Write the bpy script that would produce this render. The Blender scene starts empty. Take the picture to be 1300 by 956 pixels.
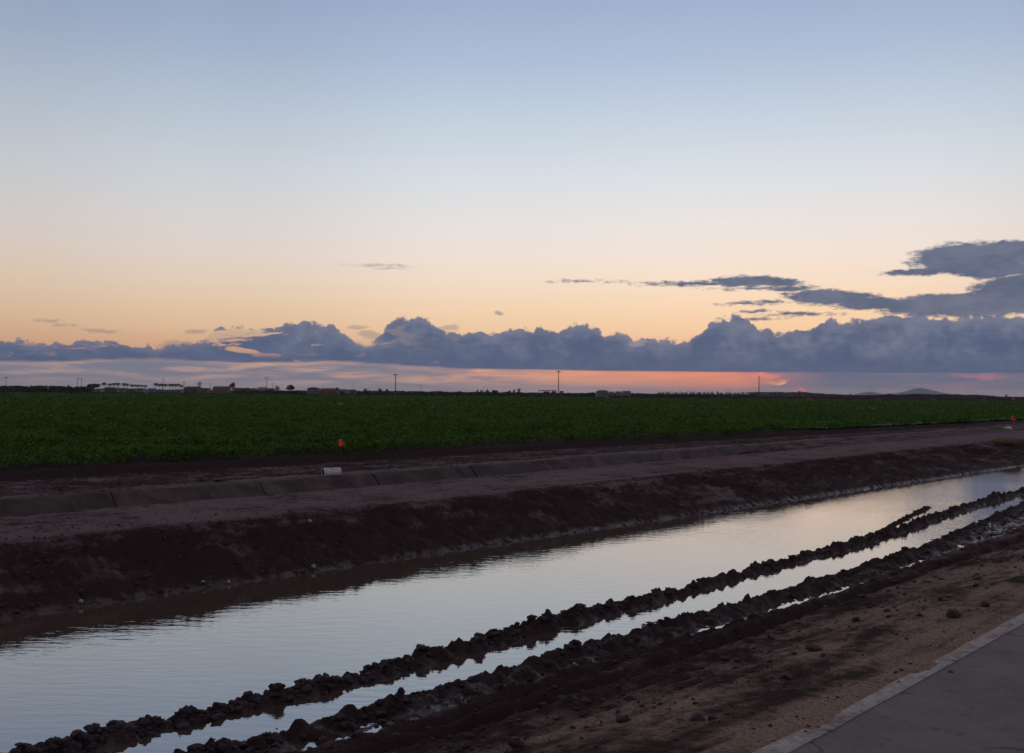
import bpy, bmesh, math, random
import numpy as np
from mathutils import Vector, Matrix
random.seed(7)
rng = np.random.default_rng(11)
sc = bpy.context.scene
COL = sc.collection
PI = math.pi
R = math.radians

# ------------------------------------------------------------------ camera frame used to read the photograph (1300 x 956)
F = 1300.0
H = 1.8
CX, CY = 650.0, 499.0
ROLL = math.atan(0.0085)
U = np.array([0.695, 0.719])      # along the channel (t)
N = np.array([-0.719, 0.695])     # across the channel, away from the road (s)


def yh(px):
    return CY + 0.0085 * (px - CX)


def azel(px, py):
    """direction (degrees) seen at a point of the photograph"""
    u, v = px - CX, CY - py
    x = u * math.cos(ROLL) - v * math.sin(ROLL)
    z = u * math.sin(ROLL) + v * math.cos(ROLL)
    return math.degrees(math.atan2(x, F)), math.degrees(math.atan2(z, math.hypot(x, F)))


def far(px, Y):
    """plan position at depth Y in the direction of photo column px"""
    return (px - CX) / F * Y, Y


def hgt(px, py, Y):
    """height above the ground of something seen at row py and depth Y"""
    return H + (yh(px) - py) / F * Y


def from_st(s, t):
    return s * N[0] + t * U[0], s * N[1] + t * U[1]


# ------------------------------------------------------------------ numpy noise
def _hash(ix, iy, seed):
    h = (ix.astype(np.int64) * 374761393 + iy.astype(np.int64) * 668265263 + seed * 974711) & 0xFFFFFFFF
    h = ((h ^ (h >> 13)) * 1274126177) & 0xFFFFFFFF
    h = (h ^ (h >> 16)) & 0xFFFFFFFF
    return h / 4294967295.0


def vnoise(x, y, seed=0):
    ix, iy = np.floor(x), np.floor(y)
    fx, fy = x - ix, y - iy
    fx = fx * fx * (3 - 2 * fx); fy = fy * fy * (3 - 2 * fy)
    a = _hash(ix, iy, seed); b = _hash(ix + 1, iy, seed)
    c = _hash(ix, iy + 1, seed); d = _hash(ix + 1, iy + 1, seed)
    return (a * (1 - fx) + b * fx) * (1 - fy) + (c * (1 - fx) + d * fx) * fy


def fbm(x, y, seed=0, octaves=4, gain=0.5):
    o = np.zeros(np.broadcast(x, y).shape); a, tot = 1.0, 0.0
    for k in range(octaves):
        o += a * vnoise(x * 2 ** k + 17.3 * k, y * 2 ** k - 9.1 * k, seed + k)
        tot += a; a *= gain
    return o / tot


def worley(x, y, seed=0):
    ix, iy = np.floor(x), np.floor(y)
    best = np.full(np.broadcast(x, y).shape, 9.0)
    for dx in (-1, 0, 1):
        for dy in (-1, 0, 1):
            cx = ix + dx; cy = iy + dy
            px = cx + _hash(cx, cy, seed); py = cy + _hash(cx, cy, seed + 5)
            best = np.minimum(best, (x - px) ** 2 + (y - py) ** 2)
    return np.sqrt(best)


# ------------------------------------------------------------------ object helpers
def tag(o, label=None, cat=None, group=None, kind=None):
    if label: o['label'] = label
    if cat: o['category'] = cat
    if group: o['group'] = group
    if kind: o['kind'] = kind
    return o


def link_mesh(name, verts, faces, mat, parent=None, smooth=False, attrs=None):
    me = bpy.data.meshes.new(name)
    verts = np.asarray(verts, dtype=np.float32).reshape(-1, 3)
    if isinstance(faces, np.ndarray):
        nf, k = faces.shape
        me.vertices.add(len(verts)); me.vertices.foreach_set('co', verts.ravel())
        me.loops.add(nf * k); me.loops.foreach_set('vertex_index', faces.astype(np.int32).ravel())
        me.polygons.add(nf)
        me.polygons.foreach_set('loop_start', np.arange(0, nf * k, k, dtype=np.int32))
        me.polygons.foreach_set('loop_total', np.full(nf, k, dtype=np.int32))
        me.update(calc_edges=True)
    else:
        me.from_pydata([tuple(v) for v in verts], [], faces)
        me.update()
    if attrs:
        for an, (typ, arr) in attrs.items():
            at = me.attributes.new(an, typ, 'POINT')
            at.data.foreach_set('value' if typ == 'FLOAT' else 'vector', np.asarray(arr, dtype=np.float32).ravel())
    if smooth:
        me.polygons.foreach_set('use_smooth', np.ones(len(me.polygons), dtype=bool))
    me.materials.append(mat)
    o = bpy.data.objects.new(name, me)
    COL.objects.link(o)
    if parent: o.parent = parent
    return o


def empty(name, loc, rz=0.0, **kw):
    o = bpy.data.objects.new(name, None)
    o.empty_display_size = 0.5
    COL.objects.link(o)
    o.location = loc; o.rotation_euler = (0, 0, rz)
    return tag(o, **kw)


def copy_tree(o, parent=None):
    kids = [c for c in bpy.data.objects if c.parent == o]
    c = o.copy(); COL.objects.link(c)
    if parent: c.parent = parent
    for k in kids: copy_tree(k, c)
    return c


class MB:
    """collects boxes, tubes and prisms; build() links them as one mesh"""
    def __init__(s): s.v = []; s.f = []
    def add(s, v, f):
        b = len(s.v); s.v += [tuple(p) for p in v]; s.f += [tuple(b + i for i in q) for q in f]; return s
    def box(s, x0, x1, y0, y1, z0, z1):
        v = [(x, y, z) for z in (z0, z1) for x, y in ((x0, y0), (x1, y0), (x1, y1), (x0, y1))]
        return s.add(v, [(3, 2, 1, 0), (4, 5, 6, 7), (0, 1, 5, 4), (1, 2, 6, 5), (2, 3, 7, 6), (3, 0, 4, 7)])
    def tube(s, pts, rad, n=8, caps=True):
        pts = [Vector(p) for p in pts]; rings = []
        for i, p in enumerate(pts):
            d = (pts[min(i + 1, len(pts) - 1)] - pts[max(i - 1, 0)]).normalized()
            a = d.cross(Vector((0, 0, 1)))
            if a.length < 1e-3: a = d.cross(Vector((1, 0, 0)))
            a.normalize(); b = d.cross(a)
            r = rad[i] if hasattr(rad, '__len__') else rad
            rings.append([p + a * (r * math.cos(2 * PI * k / n)) + b * (r * math.sin(2 * PI * k / n)) for k in range(n)])
        v = [q for r_ in rings for q in r_]; f = []
        for i in range(len(rings) - 1):
            for k in range(n):
                f.append((i * n + k, i * n + (k + 1) % n, (i + 1) * n + (k + 1) % n, (i + 1) * n + k))
        if caps: f.append(tuple(range(n))[::-1]); f.append(tuple((len(rings) - 1) * n + k for k in range(n)))
        return s.add(v, f)
    def prism(s, poly, y0, y1):
        """outline in x,z extruded along y"""
        n = len(poly)
        v = [(x, y0, z) for x, z in poly] + [(x, y1, z) for x, z in poly]
        f = [tuple(range(n)), tuple(range(n, 2 * n))[::-1]] + [(i, i + n, (i + 1) % n + n, (i + 1) % n) for i in range(n)]
        return s.add(v, f)
    def build(s, name, mat, parent=None, smooth=False):
        return link_mesh(name, s.v, s.f, mat, parent, smooth)


# ------------------------------------------------------------------ materials
class NT:
    def __init__(s, tree): s.t = tree; s.n = tree.nodes; s.l = tree.links
    def new(s, typ, **kw):
        n = s.n.new(typ)
        for k, v in kw.items(): setattr(n, k, v)
        return n
    def set(s, inp, v):
        if isinstance(v, bpy.types.NodeSocket): s.l.new(v, inp)
        elif v is not None: inp.default_value = v
    def math(s, op, a, b=None, c=None, clamp=False):
        n = s.new('ShaderNodeMath', operation=op, use_clamp=clamp)
        s.set(n.inputs[0], a)
        if b is not None: s.set(n.inputs[1], b)
        if c is not None: s.set(n.inputs[2], c)
        return n.outputs[0]
    def vm(s, op, a, b=None):
        n = s.new('ShaderNodeVectorMath', operation=op)
        s.set(n.inputs[0], a)
        if b is not None: s.set(n.inputs[1], b)
        return n.outputs['Value'] if op in ('LENGTH', 'DOT_PRODUCT') else n.outputs[0]
    def xyz(s, x, y, z=0.0):
        n = s.new('ShaderNodeCombineXYZ'); s.set(n.inputs[0], x); s.set(n.inputs[1], y); s.set(n.inputs[2], z); return n.outputs[0]
    def noise(s, vec, scale, detail=3.0, rough=0.5, dist=0.0):
        n = s.new('ShaderNodeTexNoise'); n.noise_dimensions = '3D'
        if vec is not None: s.l.new(vec, n.inputs['Vector'])
        n.inputs['Scale'].default_value = scale; n.inputs['Detail'].default_value = detail
        n.inputs['Roughness'].default_value = rough; n.inputs['Distortion'].default_value = dist
        return n.outputs['Fac']
    def voro(s, vec, scale, feature='F1', smooth=None):
        n = s.new('ShaderNodeTexVoronoi', feature=feature)
        s.l.new(vec, n.inputs['Vector']); n.inputs['Scale'].default_value = scale
        if smooth is not None and 'Smoothness' in n.inputs: n.inputs['Smoothness'].default_value = smooth
        return n.outputs['Distance']
    def map(s, v, a, b, c=0.0, d=1.0, interp='SMOOTHSTEP'):
        n = s.new('ShaderNodeMapRange', interpolation_type=interp)
        if interp == 'LINEAR': n.clamp = True
        s.set(n.inputs[0], v)
        for i, q in enumerate((a, b, c, d)): s.set(n.inputs[1 + i], q)
        return n.outputs[0]
    def mix(s, fac, a, b, blend='MIX'):
        n = s.new('ShaderNodeMix', data_type='RGBA', blend_type=blend)
        s.set(n.inputs[0], fac)
        s.set(n.inputs[6], a if isinstance(a, bpy.types.NodeSocket) else (*a[:3], 1))
        s.set(n.inputs[7], b if isinstance(b, bpy.types.NodeSocket) else (*b[:3], 1))
        return n.outputs[2]
    def ramp(s, fac, stops, interp='LINEAR'):
        n = s.new('ShaderNodeValToRGB'); s.set(n.inputs[0], fac)
        r = n.color_ramp; r.interpolation = interp
        while len(r.elements) < len(stops): r.elements.new(0.5)
        for e, (p, c) in zip(r.elements, stops): e.position = p; e.color = (*c[:3], 1)
        return n.outputs[0]
    def curve(s, v, pts, x0, x1, y0, y1):
        """piecewise profile through pts"""
        n = s.new('ShaderNodeFloatCurve')
        fac = s.map(v, x0, x1, 0.0, 1.0, 'LINEAR'); s.l.new(fac, n.inputs['Value'])
        cu = n.mapping.curves[0]
        q = [((x - x0) / (x1 - x0), (y - y0) / (y1 - y0)) for x, y in pts]
        cu.points[0].location = q[0]; cu.points[1].location = q[-1]
        for p in q[1:-1]: cu.points.new(*p)
        for p in cu.points: p.handle_type = 'VECTOR'
        n.mapping.update()
        return s.math('MULTIPLY_ADD', n.outputs[0], y1 - y0, y0)
    def attr(s, name, out='Fac'):
        n = s.new('ShaderNodeAttribute', attribute_name=name); return n.outputs[out]
    def bump(s, h, strength, dist, normal=None):
        n = s.new('ShaderNodeBump'); s.l.new(h, n.inputs['Height'])
        s.set(n.inputs['Strength'], strength); s.set(n.inputs['Distance'], dist)
        if normal is not None: s.l.new(normal, n.inputs['Normal'])
        return n.outputs[0]


def material(name):
    m = bpy.data.materials.new(name); m.use_nodes = True
    nt = NT(m.node_tree); b = m.node_tree.nodes['Principled BSDF']
    return m, nt, b


def simple(name, col, rough=0.8, var=0.25, scale=2.0, metal=0.0, bump=0.0, spec=0.5):
    m, nt, b = material(name)
    co = nt.new('ShaderNodeTexCoord').outputs['Object']
    nz = nt.noise(co, scale, 5.0, 0.6)
    c = nt.mix(nt.map(nz, 0.3, 0.7), [k * (1 - var) for k in col], [min(1, k * (1 + var)) for k in col])
    nt.l.new(c, b.inputs['Base Color'])
    b.inputs['Roughness'].default_value = rough; b.inputs['Metallic'].default_value = metal
    b.inputs['Specular IOR Level'].default_value = spec
    if bump: nt.l.new(nt.bump(nz, bump, 0.02), b.inputs['Normal'])
    return m


M = {}
M['wood'] = simple('weathered_wood', (0.09, 0.06, 0.045), 0.85, 0.35, 3)
M['ceramic'] = simple('insulator_ceramic', (0.22, 0.2, 0.19), 0.3, 0.1)
M['bark'] = simple('bark', (0.06, 0.045, 0.035), 0.9, 0.3, 4)
M['white_wall'] = simple('pale_wall', (0.20, 0.19, 0.21), 0.8, 0.12, 0.6)
M['tan_wall'] = simple('tan_wall', (0.17, 0.12, 0.09), 0.85, 0.15, 0.6)
M['brown_wall'] = simple('brown_wall', (0.10, 0.06, 0.045), 0.85, 0.2, 0.6)
M['blue_wall'] = simple('blue_grey_metal', (0.13, 0.17, 0.23), 0.6, 0.12, 0.6)
M['green_wall'] = simple('grey_green_wall', (0.30, 0.34, 0.33), 0.8, 0.12, 0.6)
M['red_roof'] = simple('maroon_roof', (0.12, 0.035, 0.035), 0.85, 0.2, 0.8)
M['dark_roof'] = simple('dark_roof', (0.05, 0.045, 0.05), 0.85, 0.2, 0.8)
M['grey_roof'] = simple('grey_roof', (0.18, 0.19, 0.22), 0.6, 0.2, 0.8)
M['glass'] = simple('dark_window', (0.02, 0.025, 0.03), 0.15, 0.1)
M['door'] = simple('door_paint', (0.08, 0.06, 0.05), 0.6, 0.1)
M['rubber'] = simple('tyre_rubber', (0.02, 0.02, 0.02), 0.9, 0.1)
M['pipe'] = simple('white_plastic', (0.62, 0.62, 0.66), 0.45, 0.12, 12)
M['pipe_mark'] = simple('blue_grey_print', (0.2, 0.23, 0.32), 0.5, 0.1)
M['dirt_bore_shade'] = simple('dirt_and_bore_shade', (0.05, 0.035, 0.03), 0.9, 0.3, 20)  # dirt of the crumbs; inside the pipe it stands in for shade
M['wire'] = simple('steel_wire', (0.2, 0.2, 0.2), 0.4, 0.1, metal=0.8)
M['stone'] = simple('pale_stone', (0.38, 0.35, 0.33), 0.8, 0.2, 30)
M['straw'] = simple('dry_straw', (0.20, 0.145, 0.075), 0.9, 0.35, 20)


def leaf_mat(name, c0, c1, scale=0.5, rough=0.6, trans=0.25, spec=0.2):
    m, nt, b = material(name)
    geo = nt.new('ShaderNodeNewGeometry')
    n1 = nt.noise(geo.outputs['Position'], scale, 6.0, 0.7)
    rnd = geo.outputs['Random Per Island']
    f = nt.math('ADD', nt.math('MULTIPLY', nt.map(n1, 0.35, 0.65), 0.5), nt.math('MULTIPLY', rnd, 0.5))
    c = nt.mix(f, c0, c1)
    nt.l.new(c, b.inputs['Base Color']); b.inputs['Roughness'].default_value = rough
    b.inputs['Specular IOR Level'].default_value = spec
    tr = nt.new('ShaderNodeBsdfTranslucent'); nt.l.new(c, tr.inputs['Color'])
    mx = nt.new('ShaderNodeMixShader'); mx.inputs[0].default_value = trans
    nt.l.new(b.outputs[0], mx.inputs[1]); nt.l.new(tr.outputs[0], mx.inputs[2])
    nt.l.new(mx.outputs[0], m.node_tree.nodes['Material Output'].inputs['Surface'])
    return m


M['foliage'] = leaf_mat('tree_foliage', (0.018, 0.028, 0.016), (0.05, 0.06, 0.035), 0.8)
M['foliage_brown'] = leaf_mat('dry_crown', (0.06, 0.04, 0.03), (0.11, 0.08, 0.06), 0.8)
M['palm'] = leaf_mat('palm_fronds', (0.02, 0.032, 0.02), (0.05, 0.065, 0.035), 0.8)
M['crop'] = leaf_mat('crop_leaves', (0.026, 0.070, 0.011), (0.120, 0.245, 0.040), 0.9, 0.8, 0.3, .10)


M['orange'] = leaf_mat('orange_flag', (1.0, 0.28, 0.20), (1.0, 0.32, 0.24), 10, .5, .85)


def ground_material():
    m, nt, b = material('bare_soil')
    st = nt.attr('st', 'Vector'); dry = nt.attr('dry'); wet = nt.attr('wet'); tan = nt.attr('tan')
    n1 = nt.noise(st, 0.9, 8.0, 0.62)
    stre = nt.noise(nt.vm('MULTIPLY', st, (5.0, 0.5, 1.0)), 1.0, 6.0, 0.6, 0.3)   # wheel streaks along the track
    clod = nt.noise(st, 7.0, 7.0, 0.7)
    fine = nt.noise(st, 38.0, 4.0, 0.7)
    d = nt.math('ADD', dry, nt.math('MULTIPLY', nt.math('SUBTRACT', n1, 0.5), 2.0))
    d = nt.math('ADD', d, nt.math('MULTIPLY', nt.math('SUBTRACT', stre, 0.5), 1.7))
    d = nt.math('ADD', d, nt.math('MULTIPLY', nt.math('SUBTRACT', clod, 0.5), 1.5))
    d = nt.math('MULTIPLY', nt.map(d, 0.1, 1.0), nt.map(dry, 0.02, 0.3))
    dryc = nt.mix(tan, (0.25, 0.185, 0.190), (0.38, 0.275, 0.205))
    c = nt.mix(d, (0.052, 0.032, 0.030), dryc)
    c = nt.mix(nt.math('MULTIPLY', nt.map(fine, 0.42, 0.62), 0.55), c, (0.04, 0.026, 0.025))
    nt.l.new(c, b.inputs['Base Color'])
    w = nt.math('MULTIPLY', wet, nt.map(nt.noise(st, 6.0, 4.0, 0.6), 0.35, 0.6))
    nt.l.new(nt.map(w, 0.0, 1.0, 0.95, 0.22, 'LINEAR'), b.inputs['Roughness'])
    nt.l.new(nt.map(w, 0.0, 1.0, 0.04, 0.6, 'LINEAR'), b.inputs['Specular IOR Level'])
    h = nt.math('ADD', nt.math('MULTIPLY', clod, 1.0), nt.math('MULTIPLY', fine, 0.35))
    nt.l.new(nt.bump(h, 0.8, 0.05), b.inputs['Normal'])
    return m


M['soil'] = ground_material()


def mud_mat():
    m, nt, b = material('wet_mud')
    co = nt.new('ShaderNodeTexCoord').outputs['Object']
    n1 = nt.noise(co, 14.0, 6.0, 0.65)
    nt.l.new(nt.mix(nt.map(n1, 0.3, 0.7), (0.024, 0.015, 0.018), (0.070, 0.046, 0.052)), b.inputs['Base Color'])
    nt.l.new(nt.map(n1, 0.3, 0.7, 0.85, 0.6), b.inputs['Roughness'])
    b.inputs['Specular IOR Level'].default_value = 0.35
    nt.l.new(nt.bump(nt.noise(co, 45.0, 5.0, 0.7), 0.7, 0.02), b.inputs['Normal'])
    return m


M['mud'] = mud_mat()


def water_mat():
    m, nt, b = material('muddy_water')
    co = nt.new('ShaderNodeTexCoord').outputs['Object']
    mp = nt.new('ShaderNodeMapping'); mp.inputs['Rotation'].default_value = (0, 0, R(8)); mp.inputs['Scale'].default_value = (2.0, 6.4, 1)
    nt.l.new(co, mp.inputs['Vector'])
    a = nt.noise(mp.outputs[0], 1.5, 3.0, 0.5, 0.2)
    c = nt.noise(mp.outputs[0], 4.0, 2.0, 0.5)
    big = nt.noise(co, 0.25, 2.0, 0.5)
    h = nt.math('ADD', a, nt.math('MULTIPLY', c, 0.28))
    bm = nt.bump(h, nt.map(big, 0.35, 0.65, 0.07, 0.18), 0.016)
    nt.l.new(bm, b.inputs['Normal'])
    b.inputs['Base Color'].default_value = (0.100, 0.068, 0.052, 1)
    b.inputs['Roughness'].default_value = 0.03
    b.inputs['IOR'].default_value = 4.0
    b.inputs['Coat Weight'].default_value = .4; b.inputs['Coat IOR'].default_value = 1.9; b.inputs['Coat Roughness'].default_value = .03
    nt.l.new(bm, b.inputs['Coat Normal'])
    return m


M['water'] = water_mat()


def asphalt_mat():
    m, nt, b = material('worn_asphalt')
    st = nt.attr('st', 'Vector')
    n1 = nt.noise(st, 1.3, 7.0, 0.65); n2 = nt.noise(st, 60.0, 3.0, 0.7)
    c = nt.mix(nt.map(n1, 0.3, 0.7), (0.095, 0.078, 0.085), (0.165, 0.138, 0.145))
    c = nt.mix(nt.math('MULTIPLY', nt.map(n2, 0.4, 0.7), 0.5), c, (0.24, 0.21, 0.215))
    c = nt.mix(nt.math('MULTIPLY', nt.map(nt.noise(st, 9.0, 6.0, 0.75), 0.52, 0.66), 0.6), c, (0.06, 0.048, 0.05))
    dust = nt.map(nt.noise(nt.vm('MULTIPLY', st, (2.0, 0.6, 1.0)), 1.2, 6.0, 0.6), 0.52, 0.72)
    c = nt.mix(nt.math('MULTIPLY', dust, 0.75), c, (0.20, 0.15, 0.125))
    cr = nt.voro(nt.vm('ADD', st, nt.vm('MULTIPLY', nt.xyz(nt.noise(st, 1.6, 4.0), nt.noise(st, 1.9, 4.0)), (0.9, 0.9, 0))), 0.55, 'DISTANCE_TO_EDGE')
    crk = nt.map(cr, 0.004, 0.013, 1.0, 0.0)
    c = nt.mix(nt.math('MULTIPLY', crk, nt.map(nt.noise(st, 2.2, 3.0), .45, .6, 0.0, .7)), c, (0.018, 0.015, 0.015))
    nt.l.new(c, b.inputs['Base Color']); b.inputs['Roughness'].default_value = 0.85
    nt.l.new(nt.bump(nt.math('SUBTRACT', n2, nt.math('MULTIPLY', crk, 1.0)), 0.5, 0.008), b.inputs['Normal'])
    return m


M['asphalt'] = asphalt_mat()


def paint_mat():
    m, nt, b = material('worn_white_paint')
    st = nt.attr('st', 'Vector')
    n1 = nt.noise(st, 12.0, 8.0, 0.75); n2 = nt.noise(st, 1.6, 4.0, 0.6)
    across = nt.attr('across')
    w = nt.map(nt.math('SUBTRACT', nt.math('ADD', nt.math('MULTIPLY', n1, 0.9), nt.math('MULTIPLY', n2, 0.45)), nt.math('MULTIPLY', across, .12)), 0.50, 0.70)
    nt.l.new(nt.mix(w, nt.mix(across, (0.12, 0.10, 0.105), (0.32, 0.235, 0.18)), (0.45, 0.41, 0.41)), b.inputs['Base Color']); b.inputs['Roughness'].default_value = 0.8
    return m


M['paint'] = paint_mat()


def concrete_mat():
    m, nt, b = material('stained_concrete')
    st = nt.attr('st', 'Vector')
    n1 = nt.noise(st, 1.1, 7.0, 0.6); n2 = nt.noise(nt.vm('MULTIPLY', st, (1, 0.4, 1)), 4.0, 6.0, 0.7); n3 = nt.noise(st, 30.0, 4.0, 0.6)
    c = nt.mix(nt.map(n1, 0.35, 0.65), (0.048, 0.034, 0.031), (0.105, 0.082, 0.074))
    c = nt.mix(nt.math('MULTIPLY', nt.map(n2, 0.46, 0.62), 0.7), c, (0.032, 0.023, 0.021))
    c = nt.mix(nt.math('MULTIPLY', nt.map(nt.noise(st, 2.3, 7.0, 0.7), 0.54, 0.68), 0.6), c, (0.15, 0.125, 0.125))
    nt.l.new(c, b.inputs['Base Color']); b.inputs['Roughness'].default_value = 0.85
    nt.l.new(nt.bump(n3, 0.4, 0.01), b.inputs['Normal'])
    return m


M['concrete'] = concrete_mat()

# ------------------------------------------------------------------ the lie of the land: features at position t along the channel
def track_of(ts, ss, slope):
    ts = np.array(ts, float); ss = np.array(ss, float)
    def f(t):
        t = np.asarray(t, float)
        v = np.interp(t, ts, ss)
        v = v + np.where(t > ts[-1], np.minimum(t - ts[-1], 3000) * slope, 0)
        return v
    return f


road_edge = track_of([-20, 5, 10, 40], [2.55, 2.70, 2.90, 3.9], 0.03)
rut_track = track_of([-20, 5, 9, 16, 22], [4.4, 4.55, 4.7, 5.0, 5.6], 0.04)
near2 = track_of([-20, 5, 8, 10, 13.6, 16.3, 22], [5.8, 5.82, 5.8, 5.82, 5.85, 6.2, 6.95], 0.05)
crest2 = track_of([-20, 5.5, 8.7, 10, 12.2, 14.7, 17.6, 19.5, 24], [5.98, 6.02, 6.14, 6.12, 6.25, 6.33, 6.68, 6.98, 7.5], 0.05)
foot1 = track_of([-20, 5.3, 7.6, 10.6, 12.8, 15.6, 18.3, 20.2, 24.7], [6.6, 6.62, 6.80, 6.92, 7.10, 7.24, 7.5, 7.8, 8.28], 0.05)
wfar = track_of([-20, 4, 10, 20, 38], [11.0, 11.2, 11.4, 11.6, 12.0], 0.02)
btop = track_of([-20, 5, 10, 13, 19, 24, 37, 47, 70], [12.2, 12.37, 12.6, 12.75, 13.2, 13.4, 14.4, 14.7, 15.3], 0.02)
lipn = lambda t: 14.55 + 0.07 * (np.minimum(np.maximum(np.asarray(t, float), -60), 400) - 5)
lipf = lambda t: lipn(t) + 2.35
band = lambda t: 20.1 + 0.05 * (np.minimum(np.maximum(np.asarray(t, float), -60), 400) - 5)
crop_edge = lambda t: band(t) + 0.78
WZ = -0.6


def profile(t):
    """rows of (s, z, dry, wet, tan, lump)"""
    re_, rt, n2, c2, f1, wf, bt, ln, lf, bd = (float(f(t)) for f in (road_edge, rut_track, near2, crest2, foot1, wfar, btop, lipn, lipf, band))
    lf2 = max(bd, lf + 0.8)
    g = min(1.0, max(0.0, (t - 27) / 9.0)); zi = lambda z: z * (1 - g) + (.035 - .10 * min(1, -z)) * g
    return [
        (-2e4, -0.02, .6, 0, 1, 0), (-9, -0.02, .6, 0, 1, 0), (-6.0, -0.05, .6, 0, 1, 0), (re_ - .30, -0.05, .8, 0, 1, 0), (re_ - .13, -0.014, .9, 0, 1, .0), (re_ + .02, 0.004, .95, 0, 1, .02), (re_ + .15, 0.0, .95, 0, 1, .08),
        (re_ + .7, -0.04, .85, 0, 1, .15), (rt - .25, -0.20, .55, 0, .8, .35), (rt, -0.25, .22, 0, .5, .5), (rt + .35, -0.26, .42, .0, .5, .5),
        (n2 - .60, -0.49, .28, .1, .2, .7), (n2 - .36, -0.572, .10, .9, .1, .7), (n2 - .12, -0.594, .08, 1, 0, .6), (n2 + .03, -0.59, .08, .7, 0, .9), (c2, -0.53, .05, .2, 0, 1.35), (c2 + .16, -0.618, .05, .7, 0, .6),
        (f1 - .02, -0.68, .03, 1, 0, .2), (f1 + .07, -0.62, .03, .7, 0, .8), (f1 + .14, -0.57, .05, .3, 0, 1.4), (f1 + .25, -0.545, .05, .2, 0, 1.6), (f1 + .38, -0.63, .05, .5, 0, .8), (f1 + .5, -0.74, .03, 1, 0, .2), (f1 + 1.3, -0.95, .02, 1, 0, .1),
        (wf - .7, -0.80, .02, 1, 0, .1), (wf - .06, -0.625, .04, 1, 0, .12), (wf + .07, -0.575, .12, 1, 0, .12), (wf + .13, -0.53, .04, .2, 0, .6), (bt - .25, -0.10, .03, 0, 0, 1.0), (bt, 0.0, .2, 0, 0, .5),
        (bt + .25, 0.02, .75, 0, 0, .3), ((bt + ln) / 2, 0.03, .85, 0, .1, .3), (ln - .25, 0.07, .8, 0, 0, .4), (ln - .02, 0.05, .5, 0, 0, .3), (ln + .06, zi(-0.06), .2 + .4 * g, 0, 0, .3), (ln + .85, zi(-0.86), .2 + .3 * g, 0, 0, 0),
        (lf - .85, zi(-0.86), .2 + .3 * g, 0, 0, 0), (lf - .16, zi(-0.22), .2 + .4 * g, 0, 0, 0), (lf - .02, zi(-0.02), .4, 0, 0, .5), (lf + .10, 0.06, .85, 0, 0, .6), (lf + .40, 0.07, .9, 0, 0, .4), (lf + .7, 0.02, .30, 0, 0, .6), (lf2, 0.04, .38, 0, 0, .6),
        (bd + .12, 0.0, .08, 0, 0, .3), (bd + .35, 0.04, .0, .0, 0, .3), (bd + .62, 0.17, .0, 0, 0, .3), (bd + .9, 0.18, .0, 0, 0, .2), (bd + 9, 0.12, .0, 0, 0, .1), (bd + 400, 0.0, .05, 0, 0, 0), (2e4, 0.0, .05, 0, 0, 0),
    ]


def arr(*segs):
    out = []
    for a, b, d in segs: out.append(np.arange(a, b, d))
    return np.concatenate(out)


S = np.concatenate([-np.geomspace(11000, 11, 26), arr((-10, 2.4, .4), (2.4, 9.6, .028), (9.6, 10.7, .12), (10.7, 15.9, .04), (15.9, 19, .12), (19, 23.5, .09), (23.5, 34, .8)), np.geomspace(34, 11000, 60)])
tt = [1.0]
while tt[-1] < 45: tt.append(tt[-1] + max(.028, .0045 * tt[-1]))
while tt[-1] < 11000: tt.append(tt[-1] * 1.03)
tn = [1.0]
while tn[-1] > -3: tn.append(tn[-1] - .07)
while tn[-1] > -11000: tn.append(tn[-1] * 1.08)
T = np.array(tn[:0:-1] + tt)
nS, nT = len(S), len(T)
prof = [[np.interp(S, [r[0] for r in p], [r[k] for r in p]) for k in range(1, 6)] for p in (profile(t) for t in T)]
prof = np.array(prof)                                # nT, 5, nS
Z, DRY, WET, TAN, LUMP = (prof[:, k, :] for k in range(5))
SS, TT = np.meshgrid(S, T)
near = (np.abs(TT) < 400)
# the outer branch where the ridge forks, and its trail of clods
bx = track_of([17, 20, 22, 30], [7.75, 8.45, 8.85, 9.15], 0.0)(TT)
bw = np.exp(-((SS - bx) / .13) ** 2) * ((TT > 17) & (TT < 30))
Z = np.maximum(Z, -0.9 + bw * np.clip((24.0 - TT) / 2, 0, 1) * 0.34)
bw = bw * np.clip((24.0 - TT) / 2, 0.0, 1)
LUMP = np.minimum(LUMP + bw * .4, 1.7)
heave = np.where(LUMP > .7, .55 + .9 * fbm(TT * 1.1, SS * 1.5, 91, 3), 1.0)   # churned unevenly along its length
LUMP = LUMP * np.where(near & (SS < 9.6), heave, 1.0)
# mud bars in the shallows by the far bank
bar = np.exp(-((SS - (wfar(TT) - .38)) / .16) ** 2) * np.clip((TT - 11) / 6, 0, 1)
Z = np.where(bar > .05, np.maximum(Z, -0.70 + bar * (.085 + .05 * (fbm(TT * .5, SS * 3, 21) - .5))), Z)
big = fbm(TT * .35, SS * .5, 1, 4) - .5
med = fbm(TT * 1.6, SS * 1.9, 2, 4) - .5
# slumps and small gullies down the far bank
onb = np.clip((SS - wfar(TT) - .1) / .3, 0, 1) * np.clip((btop(TT) + .15 - SS) / .3, 0, 1) * (np.abs(TT) < 400)
gul = fbm(TT * 1.5 + SS * 1.3, SS * .6, 101, 4)
Z = Z + onb * ((gul - .5) * .22 + .05 * (.5 - worley(TT * 2.6 + SS, SS * 2.2, 103)) + .03 * (fbm(TT * 6, SS * 6, 105, 3) - .5))
lumps = (0.58 - worley(TT * 5.0 + 1.2 * med, SS * 5.6, 4)) * .10 + (0.55 - worley(TT * 11.0 + med * 3, SS * 12.0, 9)) * .055
fine = fbm(TT * 9, SS * 9, 6, 4, .6) - .5
dz = LUMP * (lumps * .60 + fine * .13 + med * .07) + np.clip(LUMP, 0, .6) * big * .10
dz = np.where(near, dz, 0)
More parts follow.
